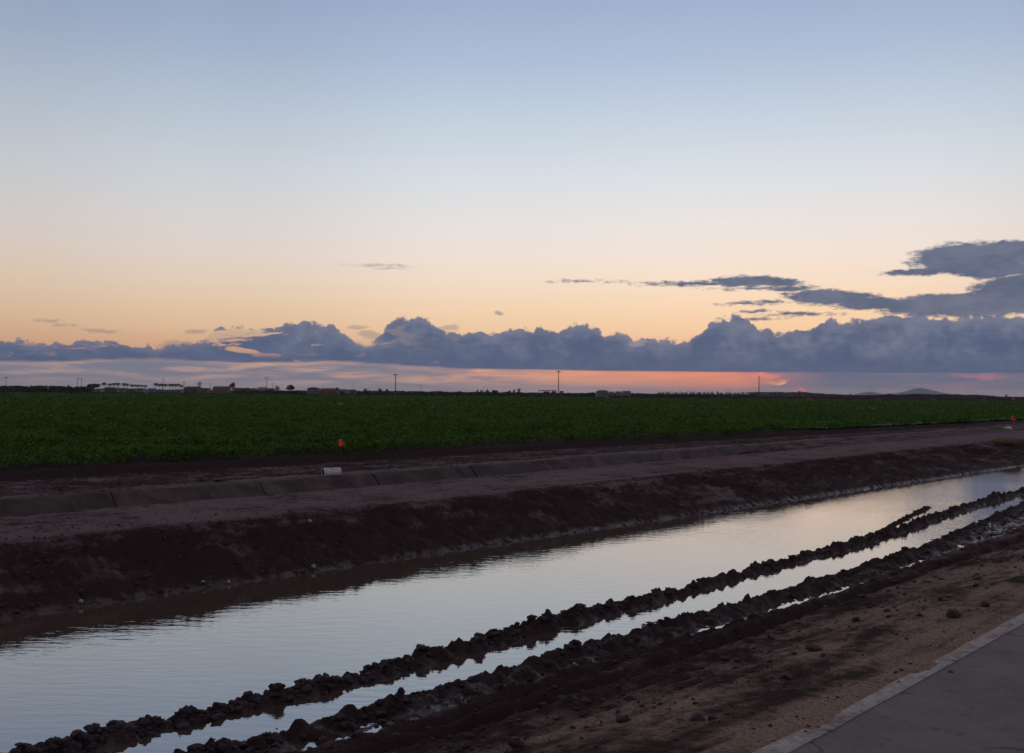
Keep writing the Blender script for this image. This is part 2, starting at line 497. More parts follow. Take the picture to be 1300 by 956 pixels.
# wheel ruts pressed in the shoulder
for off, amp, w in ((0.0, .06, .09), (.26, .035, .06), (.13, -.02, .05), (-.75, .022, .05), (-.62, .018, .03), (-.5, .018, .04), (-1.25, .012, .04), (-1.12, .010, .03)):
    dz -= amp * np.exp(-((SS - rut_track(TT) - off - .06 * np.sin(TT * .7 + off * 5)) / w) ** 2) * near
Z = Z + dz
for ps, pt, ws, wt, dp in ((5.84, 11.2, .15, .8, .12), (6.08, 14.6, .15, .5, .12), (5.72, 9.2, .10, .5, .04), (5.70, 7.6, .12, .5, .035), (5.68, 6.7, .12, .35, .03), (7.0, 20.5, .10, 1.2, .06), (6.55, 17.3, .08, .8, .05)):
    Z -= dp * np.exp(-((SS - ps) / ws) ** 2 - ((TT - pt) / wt) ** 2)
sh = (SS > road_edge(TT) + .12) & (SS < near2(TT) - .1) & near
pt1 = fbm(TT * .9 + 3, SS * 2.6, 71, 4); pt2 = fbm(TT * .35, SS * 1.1, 75, 3)
patch = np.clip((pt1 - .54) / .035, 0, 1) * np.clip((pt2 - .42) / .1, 0, 1) * sh * np.clip(.35 + 1.6 * (fbm(TT * 6, SS * 11, 77, 3) - .35), 0, 1)
far_sh = np.clip((SS - road_edge(TT) - .2) / .9, 0, 1)
patch = patch * (.35 + .65 * far_sh)
spill = np.clip(1 - np.abs(SS - road_edge(TT) - .02) / .22, 0, 1) * near
Z += spill * (.060 * (fbm(TT * 1.9, SS * 4.5, 121, 4) - .5) + .014 * (fbm(TT * 14, SS * 14, 123, 3) - .5))
Z += patch * (.012 + .045 * np.clip(fbm(TT * 7, SS * 8, 73, 3) - .42, 0, 1) + .02 * (.5 - worley(TT * 12, SS * 12, 74)))
# the eroded notch in the far bank near the turnout
nt_ = np.exp(-((SS - 13.9) / .45) ** 2 - ((TT - 38.9) / .9) ** 2)
Z = Z - .30 * nt_
# dried patches of the shoulder darkened by damp
DRY = DRY + onb * .30 * np.clip((fbm(TT * 1.6 + SS * 1.4, SS * 2.5, 111, 5, .62) - .40) / .22, 0, 1)
DRY = DRY * (0.75 + .5 * np.where(near, fbm(TT * .25, SS * .8, 31), .5))
dark = np.clip((rut_track(TT) + .3 - SS) * 0 + (14 - TT) / 9, 0, 1) * ((SS > 2.9) & (SS < 6))
DRY = DRY * (1 - .50 * dark) * (1 - .85 * patch)
WET = WET * (1 - .9 * np.clip(bw * 3, 0, 1))
XX = SS * N[0] + TT * U[0]; YY = SS * N[1] + TT * U[1]
verts = np.stack([XX, YY, Z], -1).reshape(-1, 3)
idx = np.arange(nS * nT).reshape(nT, nS)
faces = np.stack([idx[:-1, :-1], idx[1:, :-1], idx[1:, 1:], idx[:-1, 1:]], -1).reshape(-1, 4)
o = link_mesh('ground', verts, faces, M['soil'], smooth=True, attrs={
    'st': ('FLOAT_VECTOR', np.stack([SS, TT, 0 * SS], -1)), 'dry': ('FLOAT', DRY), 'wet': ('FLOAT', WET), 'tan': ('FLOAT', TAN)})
tag(o, kind='structure')
if o.data.polygons[nS * 40].normal.z < 0: o.data.flip_normals()


def ground_z(s, t):
    p = profile(t)
    return float(np.interp(s, [r[0] for r in p], [r[1] for r in p]))


def strip(name, mat, s_lo, s_hi, z, ts, ns=2, kind='structure', wob=None):
    """sheet that follows the channel between two feature lines"""
    rows = []; at = []
    for t in ts:
        for k in range(ns):
            a, b = float(s_lo(t)), float(s_hi(t))
            if wob is not None:
                a, b = wob(a, b, t)
            s = a + (b - a) * k / (ns - 1)
            x, y = from_st(s, t); rows.append((x, y, z(s, t) if callable(z) else z)); at.append((s, t, 0))
    n = len(ts); idx = np.arange(n * ns).reshape(n, ns)
    f = np.stack([idx[:-1, :-1], idx[:-1, 1:], idx[1:, 1:], idx[1:, :-1]], -1).reshape(-1, 4)
    o = link_mesh(name, rows, f, mat, smooth=True, attrs={'st': ('FLOAT_VECTOR', at)})
    if o.data.polygons[0].normal.z < 0: o.data.flip_normals()
    return tag(o, kind=kind)


TL = np.concatenate([-np.geomspace(3000, 10, 20), np.arange(-8, 60, .5), np.geomspace(60, 3000, 30)])
water = strip('water', M['water'], lambda t: near2(t) - .9, lambda t: wfar(t) + .5, WZ, TL)

# road slab: a surface with a ragged edge, then the worn edge line
TR = np.concatenate([-np.geomspace(3000, 10, 20), np.arange(-8, 25, .06), np.geomspace(25, 3000, 60)])


def ragged(t, seed, amp):
    return amp * (float(fbm(np.array([t * 1.4]), np.array([seed * 3.3]), seed, 4)[0]) - .5) + amp * .5 * (float(vnoise(np.array([t * 6.0]), np.array([.5]), seed + 2)[0]) - .5)


def slab(name, mat, lo, hi, z0, z1, ts):
    v = []; f = []; at = []; ac = []
    for i, t in enumerate(ts):
        a, b = lo(t), hi(t)
        for s, z in ((a, z0), (a, z1), (b, z1), (b, z0)):
            x, y = from_st(s, t); v.append((x, y, z)); at.append((s, t, z)); ac.append(0.0 if s == a else 1.0)
        if i:
            p = (i - 1) * 4; q = i * 4
            for k in range(3): f.append((p + k, q + k, q + k + 1, p + k + 1))
    return tag(link_mesh(name, v, np.array(f), mat, attrs={'st': ('FLOAT_VECTOR', at), 'across': ('FLOAT', ac)}), kind='structure')


slab('road', M['asphalt'], lambda t: -5.6, lambda t: float(road_edge(t)) - .02 + ragged(t, 3, .06), -.06, 0.0, TR)
slab('road_edge_line', M['paint'], lambda t: float(road_edge(t)) - .125 + ragged(t, 15, .015), lambda t: float(road_edge(t)) - .01 + ragged(t, 5, .04), -.002, .004, TR)

# concrete lined irrigation ditch: panels three metres long with open joints
v = []; f = []; at = []
jt = np.arange(-25.4, 160, 3.02)
for i in range(len(jt) - 1):
    sk0 = .10 * math.sin(i * 2.3); sk1 = .10 * math.sin((i + 1) * 2.3); drop = .012 * math.sin(i * 5.1)
    a, b = jt[i] + .012, jt[i + 1] - .012
    prof_s = [(-.12, .035), (0.0, .035), (.06, -.01), (.80, -.72), (.98, -.78), (1.37, -.78), (1.55, -.72), (2.29, -.01), (2.35, .045), (2.47, .045)]
    nn = 9
    for k in range(nn):
        w = k / (nn - 1)
        for j, (ds, z) in enumerate(prof_s):
            t = a + (b - a) * w + (sk0 * (1 - w) + sk1 * w) * (j / 9 - .5) * 2
            s = float(lipn(t)) + ds + .012 * math.sin(t * 1.7 + j)
            x, y = from_st(s, t); v.append((x, y, z + drop)); at.append((s, t, 0))
    base = i * nn * 10
    for k in range(nn - 1):
        for j in range(9):
            p = base + k * 10 + j
            f.append((p, p + 1, p + 11, p + 10))
ditch = link_mesh('concrete_ditch', v, np.array(f), M['concrete'], attrs={'st': ('FLOAT_VECTOR', at)})
if ditch.data.polygons[0].normal.z < 0: ditch.data.flip_normals()
tag(ditch, 'open concrete lined irrigation ditch with joints along the dirt track', 'ditch', kind='structure')

# ------------------------------------------------------------------ scattered clods of mud (nobody could count them)
bm0 = bmesh.new(); bmesh.ops.create_icosphere(bm0, subdivisions=2, radius=1.0)
ico_v = np.array([v_.co[:] for v_ in bm0.verts]); ico_f = np.array([[v_.index for v_ in f_.verts] for f_ in bm0.faces]); bm0.free()
bm0 = bmesh.new(); bmesh.ops.create_icosphere(bm0, subdivisions=1, radius=1.0)
ico1_v = np.array([v_.co[:] for v_ in bm0.verts]); ico1_f = np.array([[v_.index for v_ in f_.verts] for f_ in bm0.faces]); bm0.free()


def lumps_mesh(pos, rad, v0, f0, rough=.35):
    n = len(pos); k = len(v0)
    v = np.repeat(v0[None], n, 0)
    ph = rng.uniform(0, 50, (n, 3))
    q = v * 1.3 + ph[:, None, :]
    nz = (vnoise(q[..., 0] * 1.1 + q[..., 2], q[..., 1] * 1.1 + q[..., 2] * .9, 3) + .8 * vnoise(q[..., 2] * 2.6 - q[..., 0], q[..., 0] * 2.6 - q[..., 1] * 2.1, 7)) / 1.8 - .5
    v = v * (1 + rough * 3.4 * nz[..., None]) + rng.normal(0, .11, v.shape)
    sq = np.stack([rng.uniform(.75, 1.4, n), rng.uniform(.75, 1.3, n), rng.uniform(.45, .85, n)], -1)
    v = v * sq[:, None, :] * rad[:, None, None]
    an = rng.uniform(0, 2 * PI, n); c, s_ = np.cos(an)[:, None], np.sin(an)[:, None]
    x = v[..., 0] * c - v[..., 1] * s_; y = v[..., 0] * s_ + v[..., 1] * c
    v = np.stack([x, y, v[..., 2]], -1) + pos[:, None, :]
    f = f0[None] + (np.arange(n) * k)[:, None, None]
    return v.reshape(-1, 3), f.reshape(-1, f0.shape[1])


def gz_arr(s, t):
    """height of the finished ground mesh"""
    si = np.clip(np.searchsorted(S, s) - 1, 0, nS - 2); ti = np.clip(np.searchsorted(T, t) - 1, 0, nT - 2)
    fs = (s - S[si]) / (S[si + 1] - S[si]); ft = (t - T[ti]) / (T[ti + 1] - T[ti])
    return (Z[ti, si] * (1 - fs) + Z[ti, si + 1] * fs) * (1 - ft) + (Z[ti + 1, si] * (1 - fs) + Z[ti + 1, si + 1] * fs) * ft


pos, rad = [], []


def scatter(n, tlo, thi, sfun, sig, r0, r1, sink=.35):
    t = np.exp(rng.uniform(math.log(tlo), math.log(thi), n)) if tlo > 0 else rng.uniform(tlo, thi, n)
    keep = vnoise(t * 2.2, t * 0 + n, 5) > rng.uniform(0.05, .75, n)
    t = t[keep]; n = len(t)
    s = sfun(t) + rng.normal(0, sig, n)
    r = r0 * (r1 / r0) ** (rng.uniform(0, 1, n) ** 1.8)
    z = gz_arr(s, t) + r * sink
    x, y = from_st(s, t)
    pos.append(np.stack([x, y, z], -1)); rad.append(r)


scatter(4200, 2, 45, lambda t: foot1(t) + .20, .06, .006, .042, .05)
scatter(1900, 2, 45, lambda t: crest2(t) - .03, .07, .006, .036, .05)
scatter(70, 5, 30, lambda t: foot1(t) + .55, .12, .015, .03, 2.2)
scatter(700, 2, 45, lambda t: near2(t) - .1, .22, .010, .035)
scatter(260, 16.5, 31, track_of([17, 20, 22, 30], [7.75, 8.45, 8.85, 9.15], 0), .09, .015, .045, .1)
scatter(1100, 2, 40, lambda t: rut_track(t) - .2, .7, .005, .022)
scatter(8000, 2, 30, lambda t: rut_track(t) - .35, .95, .003, .013)
scatter(380, 3, 30, lambda t: rut_track(t) - .2, .8, .01, .045, .05)
scatter(60, 4, 25, lambda t: rut_track(t) - .5, .6, .02, .05)
scatter(260, 3, 30, lambda t: wfar(t) + .15, .12, .012, .035)
P_, R_ = np.concatenate(pos), np.concatenate(rad)
v_, f_ = lumps_mesh(P_, R_, ico_v, ico_f)
tag(link_mesh('mud_clods', v_, f_, M['mud'], smooth=False), 'dark lumps of churned wet mud along the flooded wheel ruts', 'mud', kind='stuff')
# crumbs and tufts on the far slope, the track and the soil beyond
pos, rad = [], []
scatter(2600, 3, 60, lambda t: (wfar(t) + btop(t)) / 2 + .1, .38, .006, .028)
scatter(900, 3, 60, lambda t: btop(t) + 1.0, .6, .004, .018)
scatter(900, 4, 70, lambda t: lipf(t) + 1.4, .6, .006, .03)
scatter(300, 4, 90, lambda t: band(t) + .15, .22, .008, .03)
P_, R_ = np.concatenate(pos), np.concatenate(rad)
v_, f_ = lumps_mesh(P_, R_, ico1_v, ico1_f)
tag(link_mesh('dirt_crumbs', v_, f_, M['dirt_bore_shade']), 'small dirt crumbs strewn over the far bank and track', 'dirt', kind='stuff')


# ------------------------------------------------------------------ leaves
def leaf_quads(pos, size, up=.5, aspect=.6, fold=.25):
    """folded leaves of six vertices and four triangles as two quads each"""
    n = len(pos)
    d = rng.normal(0, 1, (n, 3)); d[:, 2] = np.abs(d[:, 2]) * up + rng.uniform(-.1, .35, n); d /= np.linalg.norm(d, axis=1)[:, None]
    w = np.cross(d, rng.normal(0, .35, (n, 3)) + np.array([0, 0, 1.0])); w /= np.linalg.norm(w, axis=1)[:, None] + 1e-9
    nn = np.cross(w, d)
    L = size[:, None]; W = L * aspect * .5
    base = pos; mid = pos + d * L * .5 + nn * L * .06; tip = pos + d * L - np.array([0, 0, 1.0]) * L * .18
    a = pos + d * L * .45 + w * W + nn * L * fold; b = pos + d * L * .45 - w * W + nn * L * fold
    v = np.stack([base, a, tip, mid, b], 1).reshape(-1, 3)
    i = np.arange(n)[:, None] * 5
    f = np.concatenate([i + np.array([0, 1, 2, 3]), i + np.array([0, 3, 2, 4])], 1).reshape(-1, 4)
    return v, f


def rand_quads(pos, size):
    n = len(pos)
    a = rng.normal(0, 1, (n, 3)); a /= np.linalg.norm(a, axis=1)[:, None]
    b = np.cross(a, rng.normal(0, 1, (n, 3))); b /= np.linalg.norm(b, axis=1)[:, None]
    L = size[:, None]
    v = np.stack([pos - a * L, pos + b * L * .55, pos + a * L, pos - b * L * .55], 1).reshape(-1, 3)
    f = (np.arange(n)[:, None] * 4 + np.arange(4)).reshape(-1, 4)
    return v, f


# the leafy crop, one mass
FIELD_Y = 415.0
vs, fs = [], []; off = 0


def push(v, f):
    global off
    vs.append(v); fs.append(f + off); off += len(v)


def plants(y0, y1, spacing, nl, size, amp, up=.7, bed=.34, clump=.45):
    """jittered rows of leafy plants between two depths"""
    n = int((y1 ** 2 - y0 ** 2) * 1.45 / 2 / spacing ** 2)
    Y = np.sqrt(rng.uniform(y0 ** 2, y1 ** 2, n)); X = rng.uniform(-.62, .83, n) * Y
    s = X * N[0] + Y * N[1]; t = X * U[0] + Y * U[1]
    # planted in beds along the channel
    s = (np.floor(s / bed) + .5) * bed + rng.normal(0, .06, n)
    ok = s > crop_edge(t) - .05 + .12 * vnoise(t * 1.3, t * 0, 77)
    thin = fbm(t * .5, s * .5, 41, 3)
    ok &= rng.uniform(0, 1, n) < 1.12 - np.clip(.47 - thin, 0, 1) * 5
    s, t = s[ok], t[ok]; n = len(s)
    vig = .75 + .6 * fbm(t * .7, s * .9, 51, 3)
    x, y = from_st(s, t)
    cx = np.repeat(x, nl); cy = np.repeat(y, nl); vg = np.repeat(vig, nl)
    m = len(cx)
    px = cx + rng.normal(0, size * clump, m); py = cy + rng.normal(0, size * clump, m)
    pz = .18 + rng.uniform(.0, 1, m) ** .7 * amp * vg
    push(*leaf_quads(np.stack([px, py, pz], -1), size * vg * rng.uniform(.7, 1.3, m), up=up, aspect=.75))


plants(15, 30, .27, 18, .085, .23, .9, .38, .8)
plants(30, 52, .36, 14, .105, .23, .9, .38, .85)
plants(52, 100, .62, 9, .17, .22, .6, .5, .8)
plants(100, 200, 1.2, 5, .32, .16, .25, .8, .8)
plants(200, 405, 2.6, 5, .55, .10, .05, 1.5, .8)
# the closed canopy under the leaves
Yc = np.geomspace(48, FIELD_Y, 260); Ac = np.linspace(-1.15, 1.5, 900)
AA, YG = np.meshgrid(Ac, Yc); XG = AA * YG
SG = XG * N[0] + YG * N[1]; TG = XG * U[0] + YG * U[1]
ZG = .13 + .16 * fbm(XG * 2.6, YG * 2.6, 61, 3) * np.clip(1.2 - YG / 300, .3, 1) + .07 * fbm(XG * .5, YG * .4, 66, 3) + .06 * np.clip((YG - 40) / 80, 0, 1)
idx = np.arange(ZG.size).reshape(ZG.shape)
fq = np.stack([idx[:-1, :-1], idx[:-1, 1:], idx[1:, 1:], idx[1:, :-1]], -1).reshape(-1, 4)
mask = (SG > crop_edge(TG) + .12)
mk = (mask[:-1, :-1] & mask[1:, 1:] & mask[:-1, 1:] & mask[1:, :-1]).ravel()
push(np.stack([XG, YG, ZG], -1).reshape(-1, 3), fq[mk])
crop = link_mesh('leafy_crop', np.concatenate(vs), np.concatenate(fs), M['crop'])
tag(crop, 'dense low leafy green crop covering the wide flat field', 'crop', kind='stuff')


# ------------------------------------------------------------------ beyond the field: dirt road, ploughed land, dark plots
def sheet(name, mat, poly, z):
    o = link_mesh(name, [(x, y, z) for x, y in poly], [tuple(range(len(poly)))], mat)
    if o.data.polygons[0].normal.z < 0: o.data.flip_normals()
    return tag(o, kind='structure')


M['pale_dirt'] = simple('pale_dirt', (0.16, 0.11, 0.10), 0.95, 0.2, 0.05, spec=0.0)
M['plough'] = simple('ploughed_soil', (0.055, 0.018, 0.022), 0.95, 0.25, 0.03, spec=0.0)
M['scrub'] = simple('dark_scrub_ground', (0.022, 0.024, 0.018), 0.95, 0.3, 0.02, spec=0.0)
M['hill'] = simple('hill_haze_blue', (0.03, 0.05, 0.09), 0.95, 0.2, 0.002, spec=0.0)  # blue of distant haze put into the base colour
sheet('dirt_road', M['pale_dirt'], [far(915, 425), far(1900, 425), far(1900, 478), far(960, 478)], .10)
sheet('ploughed_field', M['plough'], [far(905, 482), far(2100, 482), far(2100, 1250), far(930, 1250)], .10)
sheet('scrub_ground', M['scrub'], [far(-700, 420), far(900, 420), far(925, 1250), far(-700, 1250)], .08)


def hill(name, pts, Y, depth, mat):
    """a ridge line traced from skyline points, built as a rounded solid mass of terrain"""
    xs = np.array([far(p[0], Y)[0] for p in pts]); hs = np.array([hgt(p[0], p[1], Y) for p in pts])
    gx = np.linspace(xs[0], xs[-1], 90); hh = np.interp(gx, xs, hs)
    hh = np.maximum(hh + (fbm(gx / 60, gx * 0, 5, 3) - .5) * 6, -2)
    gy = np.linspace(-1, 1, 25)
    GX, GY = np.meshgrid(gx, gy); HH = np.meshgrid(hh, gy)[0]
    fall = np.cos(GY * PI / 2) ** .8
    ZZ = (HH + 2) * fall * (1 + .25 * (fbm(GX / 120, GY * 3, 8, 4) - .5) * (1 - fall)) - 2
    v = np.stack([GX, Y + GY * depth, ZZ], -1).reshape(-1, 3)
    idx = np.arange(GX.size).reshape(GX.shape)
    f = np.stack([idx[:-1, :-1], idx[:-1, 1:], idx[1:, 1:], idx[1:, :-1]], -1).reshape(-1, 4)
    return tag(link_mesh(name, v, f, mat, smooth=True), kind='structure')


hill('mountain', [(1130, 503.6), (1138, 500), (1147, 498.2), (1155, 496.2), (1160, 494.6), (1167, 492.4), (1172, 493.5), (1180, 495.5), (1190, 498.5), (1204, 501), (1225, 503.4), (1232, 504)], 9500, 420, M['hill'])
hill('hills', [(1084, 503.2), (1092, 500), (1099, 497.8), (1104, 496.9), (1110, 498.2), (1116, 500.5), (1124, 503.3)], 9000, 300, M['hill'])


# ------------------------------------------------------------------ trees, palms, hedgerows
def crown_points(n, w, d, h, zc, clumps, seed, hollow=.35):
    r = np.random.default_rng(seed)
    cs = r.normal(0, 1, (clumps, 3)); cs /= np.linalg.norm(cs, axis=1)[:, None]
    cs *= (r.uniform(.12, .62, clumps) ** .7)[:, None]
    k = r.integers(0, clumps, n)
    q = r.normal(0, 1, (n, 3)); q /= np.linalg.norm(q, axis=1)[:, None]; q *= (r.uniform(hollow, 1, n) ** .5)[:, None]
    p = cs[k] + q * r.uniform(.30, .50, clumps)[k][:, None]
    return p * np.array([w / 2, d / 2, h / 2]) + np.array([0, 0, zc])


def tree(name, px, top, Y, wpx, label, kind='round', group=None, mat='foliage', trunk_frac=.3, seed=1, leaves=600, base_z=0.0):
    leaves = int(leaves * 1.5)
    x, y = far(px, Y); h = hgt(px, top, Y) - base_z; w = wpx / F * Y
    root = empty(name, (x, y, base_z), label=label, cat='tree', group=group)
    zt = h * trunk_frac
    tb = MB(); tr = max(.10, h * .025)
    tb.tube([(0, 0, -.3), (.04 * h * math.sin(seed), .02 * h, zt * .6), (.02 * h, 0, zt + (h - zt) * .55)], [tr * 1.3, tr, tr * .45], 7)
    for k in range(5):
        a = k * 1.26 + seed; z0 = zt * (.75 + .1 * k)
        tb.tube([(0, 0, z0), (math.cos(a) * w * .18, math.sin(a) * w * .18, z0 + (h - zt) * .22), (math.cos(a) * w * .33, math.sin(a) * w * .33, z0 + (h - zt) * .42)], [tr * .55, tr * .35, tr * .12], 5)
    tb.build('trunk', M['bark'], root)
    ch = h - zt * .9
    pts = crown_points(leaves, w * .98, w * .85, ch * 1.02, zt * .9 + ch * .5, 9 if kind == 'round' else 14, seed * 13 + 5)
    if kind == 'umbrella':
        pts[:, 2] = np.where(pts[:, 2] < zt + ch * .3, zt + ch * .3 + (pts[:, 2] - zt - ch * .3) * .3, pts[:, 2])
    if kind == 'cone':
        f = np.clip(1 - (pts[:, 2] - zt) / ch, .05, 1); pts[:, 0] *= f * 1.3; pts[:, 1] *= f * 1.3
    v, f = rand_quads(pts, rng.uniform(.5, 1.0, leaves) * max(w, ch) * (.055 if kind != 'twiggy' else .03))
    link_mesh('crown', v, f, M[mat], root)
    return root


def palm_proto():
    root = empty('palm_tree', (0, 0, 0))
    tb = MB(); tb.tube([(0, 0, -.2), (.05, 0, 2.5), (.1, .05, 5.2), (.1, .05, 7.0)], [.26, .19, .17, .2], 8); tb.build('trunk', M['bark'], root)
    v = []; f = []
    for k in range(26):
        a = k * 2.4; lift = .9 - (k / 26) * 1.5; L = 2.0 + .3 * math.sin(k * 3)
        dx, dy = math.cos(a), math.sin(a); b = len(v)
        for i in range(6):
            w = i / 5; r = L * w; z = 7.0 + L * (lift * w - .75 * w * w); hw = .34 * math.sin(PI * min(1, .12 + w * .95)) + .02
            v += [(.1 + dx * r - dy * hw, .05 + dy * r + dx * hw, z - .12), (.1 + dx * r, .05 + dy * r, z + .04), (.1 + dx * r + dy * hw, .05 + dy * r - dx * hw, z - .12)]
        for i in range(5):
            p = b + i * 3
            f += [(p, p + 1, p + 4, p + 3), (p + 1, p + 2, p + 5, p + 4)]
    link_mesh('crown', v, f, M['palm'], root)
    return root


ORD = ['first', 'second', 'third', 'fourth', 'fifth', 'sixth', 'seventh', 'eighth', 'ninth', 'tenth', 'eleventh', 'twelfth', 'thirteenth', 'fourteenth', 'fifteenth', 'sixteenth', 'seventeenth', 'eighteenth', 'nineteenth', 'twentieth', 'twenty-first', 'twenty-second', 'twenty-third', 'twenty-fourth', 'twenty-fifth', 'twenty-sixth']
pp = palm_proto(); first = True
rowA = [(132, 485.4), (139.5, 486.8), (145, 486), (149.5, 485.8), (157, 486), (161.5, 486.6), (167.5, 487.8), (171.5, 488), (175.5, 488.2), (180, 488.4), (184.5, 488.6)]
rowB = [(197.5, 486.2), (202.5, 487.2), (206, 487), (209.8, 487.2), (215.5, 487.2), (219, 487), (223, 487.2), (226.8, 487), (230.5, 488.8)]
for row, nm in ((rowA, 'west of the farmstead gap'), (rowB, 'beside the tall crossarm pole')):
    for i, (px, top) in enumerate(row):
        Yp = 860 + 25 * math.sin(i * 2.1)
        q = pp if first else copy_tree(pp); first = False
        x, y = far(px, Yp); h = hgt(px, top, Yp)
        q.location = (x, y, 0); q.rotation_euler = (0, 0, i * 1.7); k = h / 7.6
        q.scale = (k * 1.12, k * 1.12, k)
        side = 'left' if row is rowA else 'right'
        tag(q, f'small dark palm, {ORD[i]} from left in the {side} palm row', 'palm tree', 'palms along the distant farmstead')

tree('tree', 118.5, 485.6, 800, 19, 'broad dark block-like tree at the left end of the palm rows', 'round', trunk_frac=.12, seed=3, leaves=900)
tree('tree', 31, 489.0, 700, 9, 'low rounded tree in the dark hedgerow beside the leftmost pole', seed=22, trunk_frac=.2)
tree('tree', 87.5, 488.3, 700, 5, 'tiny bump-like tree beside the twin-post pole', seed=21, trunk_frac=.2)
tree('bare_tree', 253, 483.6, 760, 8.5, 'brown thin-crowned tree rising behind the brown barn', 'twiggy', mat='foliage_brown', trunk_frac=.35, seed=5, leaves=520)
tree('bare_tree', 295.5, 483.8, 740, 10, 'dark brown round-topped tree behind the maroon roof', 'round', mat='foliage_brown', trunk_frac=.2, seed=6, leaves=600)
tree('tree', 352, 488.6, 640, 7.5, 'small ball-shaped tree between the crossarm pole and umbrella tree', seed=7, trunk_frac=.35, leaves=420)
tree('tree', 369, 488.3, 600, 14.5, 'wide umbrella-shaped dark tree on a short stem', 'umbrella', seed=8, trunk_frac=.32, leaves=900)
tree('tree', 463.5, 491.6, 640, 6, 'small round tree left of the second tall pole', seed=9, trunk_frac=.2)
tree('tree', 482, 492.4, 640, 8, 'low twin-lobed tree just left of the second tall pole', seed=10, trunk_frac=.15)
tree('tree', 490.5, 492.8, 640, 4.5, 'narrow little tree nearest the second tall pole', seed=12, trunk_frac=.2)
tree('tree', 560.5, 494.6, 620, 8, 'low flat-topped bush-like tree alone on the middle skyline', seed=13, trunk_frac=.1)
tree('tree', 583.5, 494.8, 640, 3.5, 'tiny lone tree bump on the middle skyline', seed=14, trunk_frac=.3)
for i, (px, top, w) in enumerate([(606, 494.2, 4), (611, 493.8, 4.5), (618.5, 494, 8), (629, 494.2, 11)]):
    tree('tree', px, top, 640, w, ['thin leftmost', 'second thin', 'denser third', 'widest fourth'][i] + ' tree in the clump right of centre skyline', seed=30 + i, trunk_frac=.15, group='clump of skyline trees')
for i, (px, top, w) in enumerate([(646, 495.6, 9), (652.5, 493.8, 4), (658.5, 492.6, 5)]):
    tree('tree', px, top, 640, w, ['wide low tree left in the trio before the open shed', 'slim middle tree in the trio before the open shed', 'tallest right tree in the trio before the open shed'][i], seed=40 + i, trunk_frac=.2)
for i, (px, top, w) in enumerate([(750, 497.6, 10), (783, 497.6, 7), (820, 498, 6), (813, 498.6, 4)]):
    tree('tree', px, top, 600, w, ['low dark tree left of the round-roofed barn', 'low tree between the pale trailer and box trailer', 'small bush-like tree alone right of the box trailer', 'tiny bush right of the box trailer'][i], seed=50 + i, trunk_frac=.1)
i = 0; px = 836.5
OR = []
while px < 962 and i < 26:
    w = 4.6 + 1.5 * math.sin(i * 2.7) + (1.2 if i > 12 else 0)
    OR.append(tree('orchard_tree', px, 496.4 + .5 * math.sin(i * 1.9) + .006 * (px - 836), 900, w + 1.4, f'small dark orchard tree, {ORD[i]} from left in the distant row', seed=60 + i, trunk_frac=.25, leaves=260, group='row of orchard trees on the right skyline'))
    px += w * .95; i += 1
tree('tree', 1015, 495.8, 980, 7, 'dark tree in front of the last red glow of sun', seed=90, trunk_frac=.2)
tree('tree', 1022.5, 497.6, 980, 6, 'small dark tree just right of the red glow', seed=91, trunk_frac=.15)
tree('tree', 1079.5, 499.2, 980, 5, 'faint small tree left of the small blue hill', seed=92, trunk_frac=.2)
tree('tree', 1105, 500.4, 980, 6, 'low tree standing before the small blue hill', seed=93, trunk_frac=.2)
tree('tree', 1128.5, 498.6, 980, 13, 'round dark shrub-like tree between the two blue hills', seed=94, trunk_frac=.08, leaves=700)
tree('conifer', 1277.5, 499.4, 940, 4.5, 'single pointed tree near the right end of the skyline', 'cone', seed=95, trunk_frac=.12)


def hedgerow(name, pts, Y, label, dens=1.0, depth=9, leaf=.55, mat='foliage'):
    """a far-off belt of trees that reads as one mass"""
    xs = [p[0] for p in pts]; tops = [p[1] for p in pts]
    L = (xs[-1] - xs[0]) / F * Y
    n = int(L * 34 * dens)
    px = rng.uniform(xs[0], xs[-1], n)
    top = np.interp(px, xs, tops)
    h = H + (yh(px) - top) / F * Y
    X = (px - CX) / F * Y
    h = h * (.80 + .34 * fbm(X / 5, X * 0, int(Y) + len(xs), 3))
    z = h * rng.uniform(0, 1, n) ** .75
    y = Y + rng.uniform(-depth / 2, depth / 2, n)
    v, f = rand_quads(np.stack([X, y, z], -1), rng.uniform(.6, 1.3, n) * leaf)
    return tag(link_mesh(name, v, f, M[mat]), label, 'trees', kind='stuff')


hedgerow('treeline', [(-420, 488), (-60, 489.6), (0, 489.8), (50, 490.0), (110, 490.6), (116, 493)], 540, 'low dark hedge of far trees along the left skyline', 2.2)
hedgerow('treeline', [(116, 495.2), (235, 495.6), (350, 495.6)], 900, 'thin dark strip of bushes behind the farmstead', 1.0, leaf=.6)
hedgerow('treeline', [(300, 495.6), (420, 496.0), (500, 496.3), (600, 497.6), (700, 498.6), (830, 499.8), (960, 500.6)], 680, 'low scrub belt along the middle of the skyline', 1.3)
hedgerow('treeline', [(952, 497.2), (1000, 497.6), (1012, 497.8), (1026, 498.6), (1050, 500.2), (1085, 501.8), (1140, 502.0)], 1040, 'dense orchard mass right of the far pole', 2.4, depth=20)
hedgerow('treeline', [(1100, 501.8), (1145, 500.8), (1170, 500.2), (1200, 500.6), (1245, 501.4), (1258, 502.4), (1264, 503.6), (1330, 504.0), (1700, 506)], 1000, 'long windbreak of dark trees along the right skyline', 2.4, depth=16)


